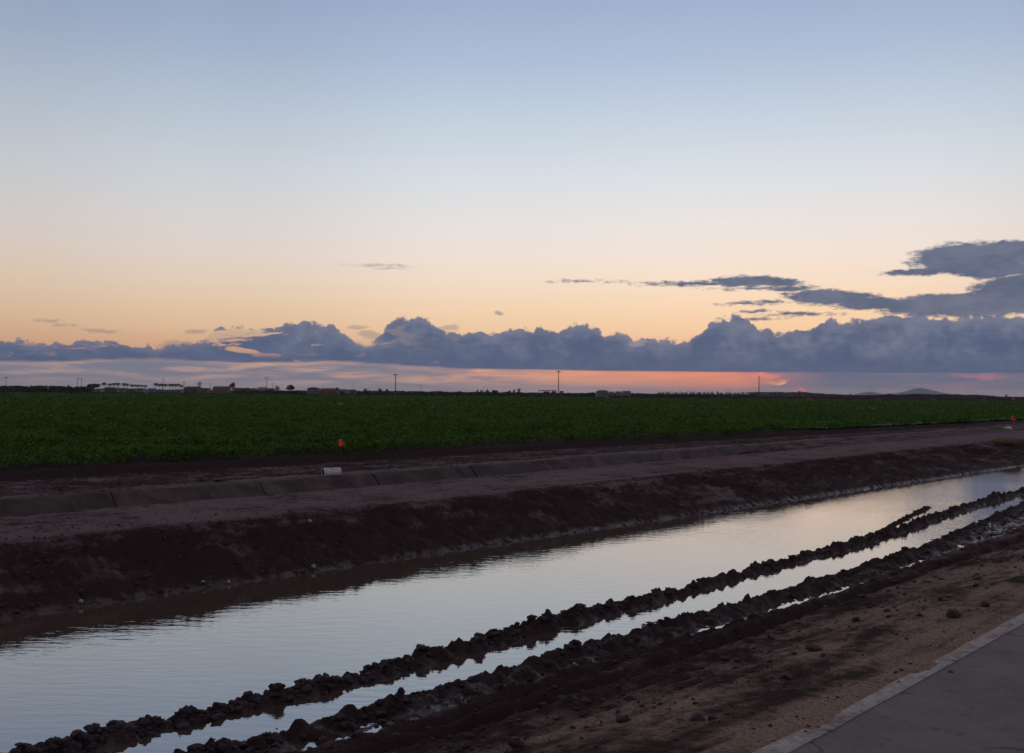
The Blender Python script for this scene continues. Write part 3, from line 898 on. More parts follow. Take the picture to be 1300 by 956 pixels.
# ------------------------------------------------------------------ utility poles
def pole(px, top, Y, label, arm=2.6, group='wooden utility poles on the skyline', r=.17):
    x, y = far(px, Y); h = hgt(px, top, Y)
    root = empty('utility_pole', (x, y, 0), R(-4 + (px % 7)), label=label, cat='utility pole', group=group)
    b = MB(); b.tube([(0, 0, -.3), (0, 0, h * .5), (0, 0, h)], [r * 1.25, r, r * .8], 8); b.build('post', M['wood'], root)
    if arm:
        b = MB(); b.box(-arm / 2, arm / 2, -r * .9 - .14, -r * .9, h - .75, h - .5); b.build('crossarm', M['wood'], root)
        for k in (-.46, -.2, .2, .46):
            b = MB(); b.tube([(arm * k, -r * .9 - .07, h - .5), (arm * k, -r * .9 - .07, h - .42), (arm * k, -r * .9 - .07, h - .26)], [.05, .1, .07], 6); b.build('insulator', M['ceramic'], root)
    return root


pole(7.5, 478.3, 760, 'thin leftmost pole with a single crossarm above the hedge', 3.4)
pole(207, 480.4, 800, 'pole with a crossarm rising out of the right palm row', 2.8)
pole(338.5, 478.8, 700, 'pole with a wide crossarm left of the ball-shaped tree', 3.4)
pole(502, 474.3, 480, 'tall pole with crossarm standing at the field edge left of centre', 2.3, r=.19)
pole(709, 470.2, 425, 'tallest pole, standing beside the open shed', 1.5, r=.16)
pole(963.5, 477.2, 428, 'bare leaning-topped pole on the right near the orange cloud', .0, r=.17)
pole(448.5, 488.6, 1300, 'faint very distant pole above the middle farm roofs', 2.2)
pole(534, 488.8, 1350, 'faint very distant pole right of the second tall pole', 1.6)
pole(267, 486.6, 1200, 'faint short pole between the barn and maroon-roofed house', 2.0)
pole(346, 486.4, 900, 'short pole just right of the wide crossarm pole', 1.4)
pole(614, 491.0, 1100, 'short thin pole rising from the clump of skyline trees', 1.2)
pole(233.5, 483.6, 900, 'short stubby pole at the right end of the palms', 1.6, r=.26)
x, y = far(101, 800); h = hgt(101, 480.3, 800)
hf = empty('utility_pole', (x, y, 0), label='twin-post pole joined by one beam at the top', cat='utility pole', group='wooden utility poles on the skyline')
for sx in (-1.55, 1.55):
    b = MB(); b.tube([(sx, 0, -.3), (sx, 0, h)], [.2, .15], 8); b.build('post', M['wood'], hf)
b = MB(); b.box(-2.3, 2.3, -.28, -.17, h - .35, h - .05); b.build('crossarm', M['wood'], hf)
for sx in (-2.1, 0, 2.1):
    b = MB(); b.tube([(sx, -.22, h - .05), (sx, -.22, h + .2)], [.07, .09], 6); b.build('insulator', M['ceramic'], hf)


# ------------------------------------------------------------------ far buildings
def house(name, px0, px1, eave, ridge, Y, label, wall, roof, cat='house', style='gable', depth=7.0, group=None, doors=1):
    x0, _ = far(px0, Y); x1, _ = far(px1, Y); w = x1 - x0; xc = (x0 + x1) / 2; pm = (px0 + px1) / 2
    he = max(1.8, hgt(pm, eave, Y)); hr = max(he + .25, hgt(pm, ridge, Y))
    root = empty(name, (xc, Y, 0), R(3 * math.sin(px0)), label=label, cat=cat, group=group)
    a, d = w / 2, depth / 2
    b = MB()
    if style == 'gable':          # ridge along x
        b.add([(-a, -d, 0), (a, -d, 0), (a, d, 0), (-a, d, 0), (-a, -d, he), (a, -d, he), (a, d, he), (-a, d, he), (-a, 0, hr - .05), (a, 0, hr - .05)],
              [(0, 1, 5, 4), (2, 3, 7, 6), (1, 2, 6, 9, 5), (3, 0, 4, 8, 7), (3, 2, 1, 0)])
        b.build('wall', wall, root)
        r = MB(); e = .35
        for sg in (-1, 1):
            r.add([(-a - e, sg * (d + e), he - .10), (a + e, sg * (d + e), he - .10), (a + e, 0, hr), (-a - e, 0, hr),
                   (-a - e, sg * (d + e), he + .06), (a + e, sg * (d + e), he + .06), (a + e, 0, hr + .16), (-a - e, 0, hr + .16)],
                  [(0, 1, 2, 3), (7, 6, 5, 4), (0, 4, 5, 1), (1, 5, 6, 2), (3, 2, 6, 7), (0, 3, 7, 4)])
        r.build('roof', roof, root)
    elif style == 'arch':
        n = 12; b.box(-a, a, -d, d, 0, he); b.build('wall', wall, root)
        out = [(a * 1.03 * math.cos(PI * k / n), he + (hr - he) * math.sin(PI * k / n) + .003) for k in range(n + 1)]
        r = MB(); r.prism(out, -d - .2, d + .2); r.build('roof', roof, root)
    elif style == 'flat':
        b.box(-a, a, -d, d, 0, he); b.build('wall', wall, root)
        r = MB(); r.box(-a - .3, a + .3, -d - .3, d + .3, he + .003, hr); r.build('roof', roof, root)
    if doors:
        q = MB(); q.box(-.5, .5, -d - .05, -d - .004, .02, min(2.0, he - .1)); q.build('door', M['door'], root)
    nw = max(1, int(w / 3.5))
    for k in range(nw):
        xx = -a + (k + .5) * w / nw
        if abs(xx) < 1.1 and doors: xx = 1.5 if a > 2.4 else a * .7
        q = MB(); q.box(xx - .45, xx + .45, -d - .04, -d - .004, 1.0, min(1.9, he - .15)); q.build('window', M['glass'], root)
    return root


W = M
house('shed', 111, 122, 494.4, 493.6, 740, 'low white shed under the broad dark tree', W['white_wall'], W['grey_roof'], 'shed')
house('shed', 123.5, 130.5, 494.2, 493.2, 730, 'small pale shed between the broad tree and first palm', W['white_wall'], W['grey_roof'], 'shed')
house('farmhouse', 135, 143.5, 493.4, 491.6, 760, 'dark-roofed brown house under the left palm row', W['brown_wall'], W['dark_roof'])
house('farmhouse', 145, 150.5, 494.0, 492.0, 765, 'narrow pale gabled house under the left palm row', W['white_wall'], W['grey_roof'])
house('farmhouse', 152.5, 159.5, 494.2, 492.8, 755, 'low pale house with window row in the left palm row', W['white_wall'], W['dark_roof'])
house('farmhouse', 162, 170, 494.8, 493.4, 750, 'maroon-roofed low house right of the tallest left palms', W['brown_wall'], W['red_roof'])
house('shed', 174, 183.5, 494.8, 493.2, 750, 'dark bluish shed beside the white tank', W['blue_wall'], W['dark_roof'], 'shed')
house('farmhouse', 189, 196, 494.2, 492.8, 770, 'pale lilac-grey house in the gap between palm rows', W['white_wall'], W['grey_roof'])
house('shed', 199, 206.5, 495.0, 494.2, 770, 'long white shed under the left half of the right palm row', W['white_wall'], W['grey_roof'], 'shed')
house('shed', 209.5, 219.5, 495.2, 494.6, 770, 'pale low shed beneath the middle of the right palm row', W['white_wall'], W['grey_roof'], 'shed')
house('shed', 222, 232, 495.0, 494.2, 770, 'pale bluish shed at the right end of the palms', W['blue_wall'], W['grey_roof'], 'shed')
house('barn', 236.5, 253, 493.6, 490.9, 720, 'brown barn with a dark pitched roof beside the thin tree', W['brown_wall'], W['dark_roof'], 'barn', depth=10)
house('shed', 256, 265.5, 494.6, 492.8, 740, 'grey-brown shed right of the brown barn', W['tan_wall'], W['dark_roof'], 'shed')
house('farmhouse', 272, 291, 493.4, 490.8, 700, 'long house with a wide maroon roof and pale walls', W['tan_wall'], W['red_roof'], depth=9)
house('farmhouse', 299, 307.5, 494.8, 492.6, 700, 'small maroon lean-to house right of the round brown tree', W['brown_wall'], W['red_roof'])
house('shed', 309.5, 318, 494.8, 492.4, 700, 'pale blue shed with a rounded dark roof', W['blue_wall'], W['dark_roof'], 'shed', 'arch')
house('shed', 319.5, 327.5, 495.0, 492.6, 705, 'pale blue rounded shed left of the crossarm pole', W['blue_wall'], W['grey_roof'], 'shed', 'arch')
house('shed', 329, 337, 494.2, 491.8, 690, 'grey-green shed at the foot of the crossarm pole', W['green_wall'], W['grey_roof'], 'shed')
house('shed', 339.5, 348, 494.6, 493.2, 690, 'low grey shed left of the ball-shaped tree', W['white_wall'], W['dark_roof'], 'shed')
house('barn', 391.5, 405.5, 494.6, 491.8, 680, 'dark barn with an arched roof right of the umbrella tree', W['blue_wall'], W['dark_roof'], 'barn', 'arch', depth=10)
house('farmhouse', 408.5, 429.5, 495.6, 493.2, 660, 'long low house with maroon roof beside a leaning palm', W['tan_wall'], W['red_roof'], depth=9)
house('shed', 431, 440, 496.2, 494.2, 700, 'long pale grey-roofed shed behind the white truck', W['white_wall'], W['grey_roof'], 'shed')
house('shed', 443.5, 451, 496.4, 494.8, 650, 'small dark shed left of the small round tree', W['brown_wall'], W['dark_roof'], 'shed')
house('barn', 757, 771.5, 497.6, 495.2, 560, 'blue-grey barn with a rounded roof right of the tallest pole', W['blue_wall'], W['grey_roof'], 'barn', 'arch', depth=9)
house('shed', 711.5, 714.5, 497.4, 496.4, 440, 'little upright hut at the foot of the tallest pole', W['brown_wall'], W['dark_roof'], 'hut', 'flat', depth=1.6)
q = copy_tree(pp); x, y = far(426.5, 650); q.location = (x, y, 0); hh = hgt(426.5, 491.4, 650) / 7.6; q.scale = (hh * .8, hh * .8, hh); q.rotation_euler = (R(7), R(9), 1)
tag(q, 'short leaning palm at the right end of the long low house', 'palm tree', 'palms along the distant farmstead')

# open shed with posts (x 684-706)
x, y = far(695, 560); ht = hgt(695, 495.3, 560)
sh = empty('open_shed', (x, y, 0), label='dark open-sided shed with a flat roof left of the tallest pole', cat='shed')
wd = 22 / F * 560
b = MB(); b.box(-wd / 2, wd / 2, -3, 3, ht - .35, ht); b.build('roof', M['dark_roof'], sh)
for k in range(6):
    for yy in (-2.7, 2.7):
        b = MB(); xx = -wd / 2 + .25 + k * (wd - .5) / 5; b.box(xx - .1, xx + .1, yy - .1, yy + .1, 0, ht - .35); b.build('post', M['wood'], sh)
b = MB(); b.box(-wd * .22, wd * .10, 0, 2.4, 0, ht - .7); b.build('back_wall', M['brown_wall'], sh)
b = MB(); b.box(wd * .24, wd * .47, -.5, 2.4, 0, ht - .6); b.build('back_wall', M['brown_wall'], sh)


def trailer(px0, px1, top, Y, label, wall, wheels=True, cat='trailer', name='box_trailer'):
    x0, _ = far(px0, Y); x1, _ = far(px1, Y); w = x1 - x0; pm = (px0 + px1) / 2; h = hgt(pm, top, Y)
    root = empty(name, ((x0 + x1) / 2, Y, 0), label=label, cat=cat)
    b = MB(); b.box(-w / 2, w / 2, -1.2, 1.2, .95, h); b.build('body', wall, root)
    b = MB(); b.box(-w / 2, w / 2, -1.0, 1.0, .75, .947); b.build('chassis', M['rubber'], root)
    for xx in ([-w * .36, w * .30, w * .42] if wheels else [-w * .3, w * .3]):
        for yy in (-1.1, 1.1):
            b = MB(); b.tube([(xx, yy - .14, .48), (xx, yy + .14, .48)], .48, 12); wh = b.build('wheel', M['rubber'], root)
            b = MB(); b.tube([(xx, yy - .16, .48), (xx, yy + .16, .48)], .22, 10); b.build('rim', M['grey_roof'], wh)
    return root


trailer(790, 800.5, 496.4, 520, 'blue-grey box trailer on wheels, rightmost on the middle skyline', M['blue_wall'])
trailer(773.5, 779, 497.0, 560, 'small pale trailer right against the round-roofed barn', M['white_wall'])
trailer(781.5, 788.5, 496.9, 560, 'pale trailer left of the blue-grey box trailer', M['white_wall'])
trailer(437, 443, 495.0, 560, 'small white truck box before the middle farm roofs', M['white_wall'], cat='truck', name='box_truck')
# pale tank at the field edge, and the posts by the far dirt road
x, y = far(185.5, 470)
tk = empty('water_tank', (x, y, 0), label='small round white tank at the field edge below the palms', cat='tank')
b = MB(); ht = hgt(185.5, 495.4, 470); b.tube([(0, 0, -.1), (0, 0, ht * .8), (0, 0, ht * .93), (0, 0, ht)], [.62, .62, .5, .12], 16); b.build('tank_body', M['white_wall'], tk)
b = MB(); b.tube([(0, 0, ht), (0, 0, ht + .12)], [.14, .14], 10); b.build('lid', M['grey_roof'], tk)
x, y = far(418, 424)
b = MB(); b.tube([(0, 0, -.1), (0, 0, 1.0), (0, 0, 1.08)], [.30, .28, .12], 12); o = b.build('marker_post', M['tan_wall']); o.location = (x, y, 0); tag(o, 'stubby tan post at the field edge below the long low house', 'post')


def standpipe(px, py, Y, label, w=.9):
    x, y = far(px, Y); top = hgt(px, py, Y)
    root = empty('standpipe', (x, y, 0), label=label, cat='standpipe', group='pale standpipes along the far dirt road')
    b = MB(); b.tube([(0, 0, -.1), (0, 0, top * .85)], [w * .5, w * .5], 14); b.build('riser', M['white_wall'], root)
    b = MB(); b.tube([(0, 0, top * .85), (0, 0, top)], [w * .58, w * .54], 14); b.build('cap', M['grey_roof'], root)
    b = MB(); b.tube([(0, 0, .3), (w * 1.3, 0, .3)], [w * .22, w * .22], 10); b.build('outlet', M['white_wall'], root)


standpipe(1025, 505.2, 450, 'pale squat standpipe, leftmost along the far dirt road', 1.5)
standpipe(1114.5, 505.6, 450, 'pale standpipe on the far dirt road before the two blue hills', 1.1)
standpipe(1185, 506.4, 450, 'pale standpipe on the far dirt road below the mountain slope', 1.0)
standpipe(1248.5, 506.6, 430, 'pale standpipe on the far dirt road, rightmost of its row', .9)
x, y = far(1286.8, 620); ht = hgt(1286.8, 503.6, 620)
tk = empty('water_tank', (x, y, 0), label='small white upright tank near the pointed tree on the right', cat='tank')
b = MB(); b.tube([(0, 0, -.1), (0, 0, ht * .9), (0, 0, ht)], [.75, .75, .3], 14); b.build('tank_body', M['white_wall'], tk)
b = MB(); b.tube([(0, 0, ht), (0, 0, ht + .15)], [.2, .2], 10); b.build('lid', M['grey_roof'], tk)


# ------------------------------------------------------------------ small things near the ditch
def unproject(px, py, z):
    Y = (H - z) * F / (py - yh(px)); return (px - CX) / F * Y, Y


# white pipe
x, y = unproject(421.5, 597.5, .15)
s_, t_ = x * N[0] + y * N[1], x * U[0] + y * U[1]; gz = float(gz_arr(np.array([s_]), np.array([t_]))[0])
root = empty('pipe', (x, y, gz + .078), R(34), label='short white plastic pipe lying on the soil beside the concrete ditch', cat='pipe')
L, r = .19, .088; n = 28
pts = []
b = MB()
v = []; f = []
for ax, rr in ((-L, r * .9), (-L, r), (L, r), (L, r * .9)):
    v += [(ax, rr * math.cos(2 * PI * k / n), rr * math.sin(2 * PI * k / n)) for k in range(n)]
for i in range(4):
    for k in range(n):
        f.append((i * n + k, i * n + (k + 1) % n, ((i + 1) % 4) * n + (k + 1) % n, ((i + 1) % 4) * n + k))
b.add(v, f); b.build('pipe_wall', M['pipe'], root, smooth=False)
b = MB(); b.tube([(-L + .015, 0, 0), (L - .02, 0, 0)], [r * .89, r * .89], 20); b.build('bore_shade_plug', M['dirt_bore_shade'], root)  # dark plug added so the open pipe end looks shaded inside
b = MB()
for a0, l0, l1 in ((1.9, -.05, .03), (2.3, -.02, .1), (1.5, .05, .12)):
    vv = []
    for k in range(5):
        an = a0 + k * .05 + PI * .0
        for ax in (l0, l1): vv.append((ax, -(r + .0015) * abs(math.cos(an)) , (r + .0015) * math.sin(an)))
    b.add(vv, [(2 * k, 2 * k + 1, 2 * k + 3, 2 * k + 2) for k in range(4)])
b.build('printed_mark', M['pipe_mark'], root)


def flag(px, py, s_off, size, label, lean=0.0, rot=0.0):
    # stand it inside the crop edge on the ray of the photograph
    a = (px - CX) / F
    best = min(np.linspace(15, 90, 4000), key=lambda Y: abs(Y * (a * N[0] + N[1]) - float(crop_edge(Y * (a * U[0] + U[1]))) - s_off))
    x, y = a * best, best; z = H - (py - yh(px)) / F * best
    root = empty('marker_flag', (x, y, .15), rot, label=label, cat='flag', group='orange marker flags at the crop edge')
    b = MB(); b.tube([(0, 0, -.1), (lean * .5, 0, (z - .15) * .5), (lean, 0, z - .15 + size * .5)], [.0045, .004, .0035], 6); b.build('wire_stake', M['wire'], root)
    v = []; f = []; n = 9
    outline = [(0, .5), (0, -.5), (.42, -.44), (.92, -.62), (1.02, -.38), (.62, .05), (.40, .62)]
    zc = z - .15
    for dy in (-.0015, .0015):
        for u, w in outline:
            v.append((lean + u * size - size * .45 + .0, dy + .10 * size * math.sin(u * 5), zc + w * size))
    m = len(outline)
    f = [tuple(range(m)), tuple(range(m, 2 * m))[::-1]] + [(k, k + m, (k + 1) % m + m, (k + 1) % m) for k in range(m)]
    link_mesh('pennant', v, f, M['orange'], root)
    return root


flag(434.5, 562.5, .15, .18, 'crumpled orange marker flag nearest the white pipe', rot=.2)
flag(1286.5, 531.0, .1, .30, 'orange marker flag near the right end of the crop edge', rot=-.3)


def boulder(name, px, py, z, w, h, mat, label, cat, group=None, seed=1, st=None):
    x, y = unproject(px, py, z)
    if st: x, y = from_st(*st)
    s_, t_ = x * N[0] + y * N[1], x * U[0] + y * U[1]; gz = float(gz_arr(np.array([s_]), np.array([t_]))[0])
    rr = np.random.default_rng(seed)
    qq = ico_v * 1.6 + seed * 7.0
    v = ico_v * (1 + .8 * (vnoise(qq[:, :1] + qq[:, 2:], qq[:, 1:2] - qq[:, 2:], seed) - .5) + .10 * rr.normal(0, 1, (len(ico_v), 3))) * np.array([w / 2, w / 2 * .8, h / 2])
    o = link_mesh(name, v, ico_f, mat)
    o.location = (x, y, gz + h * .28); o.rotation_euler = (0, 0, rr.uniform(0, 6))
    return tag(o, label, cat, group)


boulder('dirt_clump', 256, 612, .06, .20, .16, M['mud'], 'dark clump of dirt on the ditch lip, leftmost of three', 'dirt clump', 'dark clumps on the ditch lip', 2)
boulder('dirt_clump', 279, 611, .06, .24, .07, M['mud'], 'flat dark clump of dirt on the ditch lip, second of three', 'dirt clump', 'dark clumps on the ditch lip', 3)
boulder('dirt_clump', 484, 595.5, .06, .38, .15, M['mud'], 'wide dark clump right of the white pipe', 'dirt clump', 'dark clumps on the ditch lip', 4)
boulder('stone', 1280.5, 542.5, .08, .42, .22, M['pipe'], 'whitish rock on the soil below the far orange flag', 'stone', None, 5)
G = 'pale stones on the dark bank'
boulder('stone', 388, 661, 0, .06, .05, M['stone'], 'pale stone at the top of the dark bank', 'stone', G, 6, st=(12.35, 8.6))
boulder('stone', 400, 696, -.3, .07, .06, M['stone'], 'brightest pale stone halfway down the dark bank', 'stone', G, 7)
boulder('stone', 292, 711, -.3, .05, .04, M['stone'], 'tiny pale stone midway on the dark bank, left of the brightest', 'stone', G, 8)
boulder('stone', 105, 752, -.45, .05, .05, M['stone'], 'pale stone low on the dark bank, leftmost of all', 'stone', G, 9)
boulder('stone', 260, 719, -.35, .06, .03, M['stone'], 'flat pale stone low on the dark bank near the tiny one', 'stone', G, 10)
boulder('dirt_clump', 1212, 785, -.03, .13, .07, M['mud'], 'dark clod on the tan shoulder near the edge line, upper of two', 'dirt clump', 'dark clods beside the white line', 12)
boulder('dirt_clump', 1252, 772, -.03, .10, .06, M['mud'], 'dark clod on the tan shoulder close to the road', 'dirt clump', 'dark clods beside the white line', 13)

# thin upright stick by the left of the ditch
x, y = unproject(96, 621, .03)
b = MB(); b.tube([(0, 0, -.05), (.01, 0, .12), (-.01, .01, .27)], [.009, .007, .004], 6); b.tube([(.005, 0, .1), (.05, .02, .17)], [.004, .002], 5)
o = b.build('stick', M['straw']); o.location = (x, y, .03); tag(o, 'thin upright dry stick at the left end of the ditch lip', 'stick')
x, y = unproject(105, 618, .05)
b = MB(); b.tube([(-.22, 0, .02), (0, .02, .03), (.2, -.02, .025)], [.012, .014, .008], 6)
o = b.build('stick', M['straw']); o.location = (x, y, float(gz_arr(np.array([x * N[0] + y * N[1]]), np.array([x * U[0] + y * U[1]]))[0])); tag(o, 'dry stick lying flat on the lip beside the upright one', 'stick')


def dry_brush(px, py, z, length, label, cat='brush', n=70, spread=.2, seed=3, rz=0.0):
    x, y = unproject(px, py, z); s_, t_ = x * N[0] + y * N[1], x * U[0] + y * U[1]; gz = float(gz_arr(np.array([s_]), np.array([t_]))[0])
    rr = random.Random(seed); b = MB()
    for k in range(n):
        a = rr.gauss(0, spread); e = rr.uniform(.02, .35); L = length * rr.uniform(.4, 1)
        oy = rr.gauss(0, length * .06); oz = rr.uniform(0, .04)
        p0 = Vector((-length / 2 + rr.uniform(0, .3) * length, oy, oz)); p1 = p0 + Vector((math.cos(a) * L * .5, math.sin(a) * L * .5, e * L * .35)); p2 = p0 + Vector((math.cos(a * 1.4) * L, math.sin(a * 1.4) * L, e * L * .3))
        b.tube([p0, p1, p2], [.009, .007, .003], 4, False)
    o = b.build('dry_brush', M['straw']); o.location = (x, y, gz); o.rotation_euler = (0, 0, rz)
    return tag(o, label, cat)


dry_brush(1272, 561, .0, 1.5, 'heap of tan dry reeds over the notch in the far bank', n=160, spread=.35, rz=R(-35), seed=5)
dry_brush(497, 613, .02, .55, 'little patch of dry straw beside a ditch joint right of the pipe', n=50, spread=.8, seed=6)

# ------------------------------------------------------------------ sky
world = bpy.data.worlds.new('World'); sc.world = world; world.use_nodes = True
nt = NT(world.node_tree); bg = world.node_tree.nodes['Background']


def srgb(r, g, b):
    return tuple((c / 255 / 12.92) if c / 255 <= .04045 else ((c / 255 + .055) / 1.055) ** 2.4 for c in (r, g, b))


gen = nt.new('ShaderNodeTexCoord').outputs['Generated']
sp = nt.new('ShaderNodeSeparateXYZ'); nt.l.new(gen, sp.inputs[0])
hx = nt.math('SQRT', nt.math('ADD', nt.math('MULTIPLY', sp.outputs[0], sp.outputs[0]), nt.math('MULTIPLY', sp.outputs[1], sp.outputs[1])))
az = nt.math('MULTIPLY', nt.math('ARCTAN2', sp.outputs[0], sp.outputs[1]), 180 / PI)
el = nt.math('MULTIPLY', nt.math('ARCTAN2', sp.outputs[2], hx), 180 / PI)
K = 22.7                                  # photo pixels per degree near the middle


def el_of(py, px=650): return azel(px, py)[1]


# clear sky, by elevation
EMAX = 45.0
def E_(py): return el_of(py) / EMAX
clear = nt.ramp(nt.math('DIVIDE', el, EMAX), [
    (0.0, srgb(205, 160, 140)), (E_(488), srgb(214, 158, 132)), (E_(470), srgb(228, 160, 126)), (E_(440), srgb(236, 188, 150)), (E_(418), srgb(244, 206, 168)), (E_(395), srgb(247, 215, 181)), (E_(365), srgb(246, 223, 199)),
    (E_(330), srgb(242, 228, 216)), (E_(285), srgb(233, 229, 226)), (E_(230), srgb(218, 225, 231)), (E_(160), srgb(199, 212, 226)), (E_(80), srgb(175, 192, 217)), (E_(0), srgb(158, 176, 207)), (0.62, srgb(142, 148, 168)), (1.0, srgb(138, 135, 147))])
# darker and cooler away from the afterglow
offaz = nt.math('ABSOLUTE', nt.math('SUBTRACT', az, 9.0))
fall = nt.ramp(nt.math('DIVIDE', offaz, 180.0), [(0, (1, 1, 1)), (.06, (.98, .98, .98)), (.14, (.85, .85, .86)), (.2, (.78, .77, .78)), (.35, (.67, .63, .64)), (.6, (.58, .52, .53)), (1, (.54, .48, .49))], 'EASE')
lo_left = nt.mix(nt.map(el, 0.0, 16.0, 1.0, 0.55), (1, 1, 1), fall)
zen = nt.map(el, 20.0, 60.0, 0.0, 1.0)
clear = nt.mix(1.0, clear, fall, 'MULTIPLY')
# physical sky adds its own warm glow low down
sun_az, sun_el = azel(1013, 494)
sky = nt.new('ShaderNodeTexSky', sky_type='NISHITA'); sky.sun_disc = False
sky.sun_elevation = R(1.0); sky.sun_rotation = R(sun_az); sky.dust_density = 2.0; sky.altitude = 0
clear = nt.mix(0.006, clear, sky.outputs[0], 'ADD')

# coordinates for the clouds, in photo-like pixels, stirred by noise
ux = nt.math('MULTIPLY', az, K); vy = nt.math('MULTIPLY', el, K)
uv = nt.xyz(ux, vy)
w1 = nt.new('ShaderNodeTexNoise'); nt.l.new(nt.vm('MULTIPLY', uv, (1, 1.4, 1)), w1.inputs['Vector']); w1.inputs['Scale'].default_value = .035; w1.inputs['Detail'].default_value = 6; w1.inputs['Roughness'].default_value = .62
warp = nt.vm('SUBTRACT', w1.outputs['Color'], (.5, .5, .5))
vor = nt.voro(nt.vm('ADD', uv, nt.vm('MULTIPLY', warp, (14, 14, 0))), .075, 'SMOOTH_F1', .4)
puff = nt.math('MULTIPLY', nt.math('SUBTRACT', .55, vor), 9.0)
vor2 = nt.voro(nt.vm('ADD', uv, nt.vm('MULTIPLY', warp, (10, 10, 0))), .17, 'SMOOTH_F1', .4)
puff = nt.math('ADD', puff, nt.math('MULTIPLY', nt.math('SUBTRACT', .5, vor2), 5.0))
vor3 = nt.voro(nt.vm('ADD', uv, nt.vm('MULTIPLY', warp, (6, 6, 0))), .36, 'SMOOTH_F1', .3)
puff = nt.math('ADD', puff, nt.math('MULTIPLY', nt.math('SUBTRACT', .5, vor3), 1.8))
puff = nt.math('ADD', puff, nt.math('MULTIPLY', nt.math('SUBTRACT', w1.outputs['Fac'], .5), 14.0))

TOP = [(0, 433), (18, 431), (40, 433), (56, 433), (88, 439), (100, 433), (109, 429), (122, 432), (142, 430), (162, 437), (175, 441), (188, 440), (206, 445), (213, 437), (240, 436), (262, 432), (272, 419), (290, 416), (317, 416), (340, 420), (358, 418), (366, 410), (383, 407), (396, 409), (414, 415), (429, 413), (437, 423), (452, 433), (465, 438), (482, 430), (489, 415), (495, 407), (508, 404), (538, 405), (551, 408), (556, 416), (574, 423), (594, 424), (640, 420), (703, 418), (714, 423), (720, 413), (730, 411), (752, 414), (764, 420), (772, 429), (780, 423), (792, 425), (805, 433), (823, 428), (843, 431), (856, 434), (884, 434), (889, 420), (899, 410), (914, 404), (927, 407), (933, 401), (946, 401), (956, 416), (981, 419), (986, 425), (1008, 419), (1035, 416), (1040, 408), (1054, 405), (1073, 413), (1092, 406), (1108, 411), (1131, 401), (1161, 400), (1204, 404), (1300, 400)]
BOT = [(0, 461), (76, 461), (127, 458), (203, 458), (254, 460), (330, 462), (396, 462), (416, 459), (472, 463.5), (498, 464), (548, 466), (586, 469), (650, 469.5), (805, 471.5), (970, 473), (1300, 474)]


def to_uv(px, py):
    a, e = azel(px, py); return a * K, e * K


def prof_pts(P):
    q = [to_uv(*p) for p in P]
    q = [(-1500, q[0][1] - 14), (-900, q[0][1] + 8), (-700, q[0][1] - 4)] + q + [(q[-1][0] + 150, q[-1][1] + 14), (1100, q[-1][1] - 20), (1500, q[-1][1] - 30)]
    return q


top = nt.curve(ux, prof_pts(TOP), -1500, 1500, 0, 160)
bot = nt.curve(ux, [(-1500, to_uv(*BOT[0])[1])] + [to_uv(*p) for p in BOT] + [(1500, 20)], -1500, 1500, 0, 160)
dtop = nt.math('SUBTRACT', nt.math('ADD', top, puff), vy)
wisp = nt.noise(nt.vm('MULTIPLY', uv, (.25, 1.6, 1)), .05, 4.0, .6)
dbot = nt.math('ADD', nt.math('SUBTRACT', vy, bot), nt.math('MULTIPLY', nt.math('SUBTRACT', wisp, .5), nt.map(ux, -250, 100, 12.0, 1.6)))
bank = nt.math('MULTIPLY', nt.map(dtop, -1.2, 2.8), nt.map(dbot, -1.2, nt.map(ux, -250, 100, 4.0, 1.6)))
back = nt.map(nt.math('ABSOLUTE', az), 60.0, 100.0, 1.0, 0.0)
brk = nt.noise(nt.vm('MULTIPLY', uv, (.32, 1.25, 1)), .04, 6.0, .62, .8)
brk = nt.math('MULTIPLY', nt.map(brk, .53, .60), nt.math('MULTIPLY', nt.map(ux, -300, -40, 1.0, 0.0), nt.map(nt.math('SUBTRACT', vy, bot), 6, 16)))
bank = nt.math('MULTIPLY', nt.math('MULTIPLY', bank, back), nt.math('SUBTRACT', 1.0, nt.math('MULTIPLY', brk, nt.map(ux, -260, -120, .8, .35))))

# streaks and loose clouds: (x, y, half width, half height) as in the photograph
BL = [(1236, 386, 118, 15), (1310, 368, 70, 20), (1225, 329, 62, 20), (1285, 320, 55, 14), (1262, 342, 45, 11), (1165, 345.5, 42, 5), (950, 357, 50, 7.5), (890, 360, 74, 3.4), (850, 359, 40, 1.8), (985, 359, 36, 6), (1010, 366, 30, 4), (1040, 372, 46, 5.5), (1080, 377, 40, 5), (960, 366, 60, 2.4), (1060, 378, 55, 9), (1105, 385, 46, 9), (1015, 377, 22, 3),
      (945, 386, 34, 2.2), (975, 383, 34, 2.0), (960, 395, 24, 2.2), (1018, 398.5, 44, 2.7), (955, 404.5, 42, 1.8), (480, 337, 42, 2.2), (496, 341, 22, 2.2), (735, 357, 44, 1.7), (634, 398, 5, 3), (130, 421, 22, 3), (60, 407, 24, 2.0), (83, 413, 12, 1.6), (247, 422, 14, 4), (452, 416, 14, 4), (471, 425, 15, 6), (571, 416, 14, 4.5), (225, 437, 22, 5)]
wst = nt.new('ShaderNodeTexNoise'); nt.l.new(nt.vm('MULTIPLY', uv, (.45, 1.5, 1)), wst.inputs['Vector']); wst.inputs['Scale'].default_value = .06; wst.inputs['Detail'].default_value = 5; wst.inputs['Roughness'].default_value = .65
uvw = nt.vm('ADD', uv, nt.vm('MULTIPLY', nt.vm('SUBTRACT', wst.outputs['Color'], (.5, .5, .5)), (26, 9, 0)))
uvw = nt.vm('MULTIPLY', uvw, (1, 1, 0))
blob = None
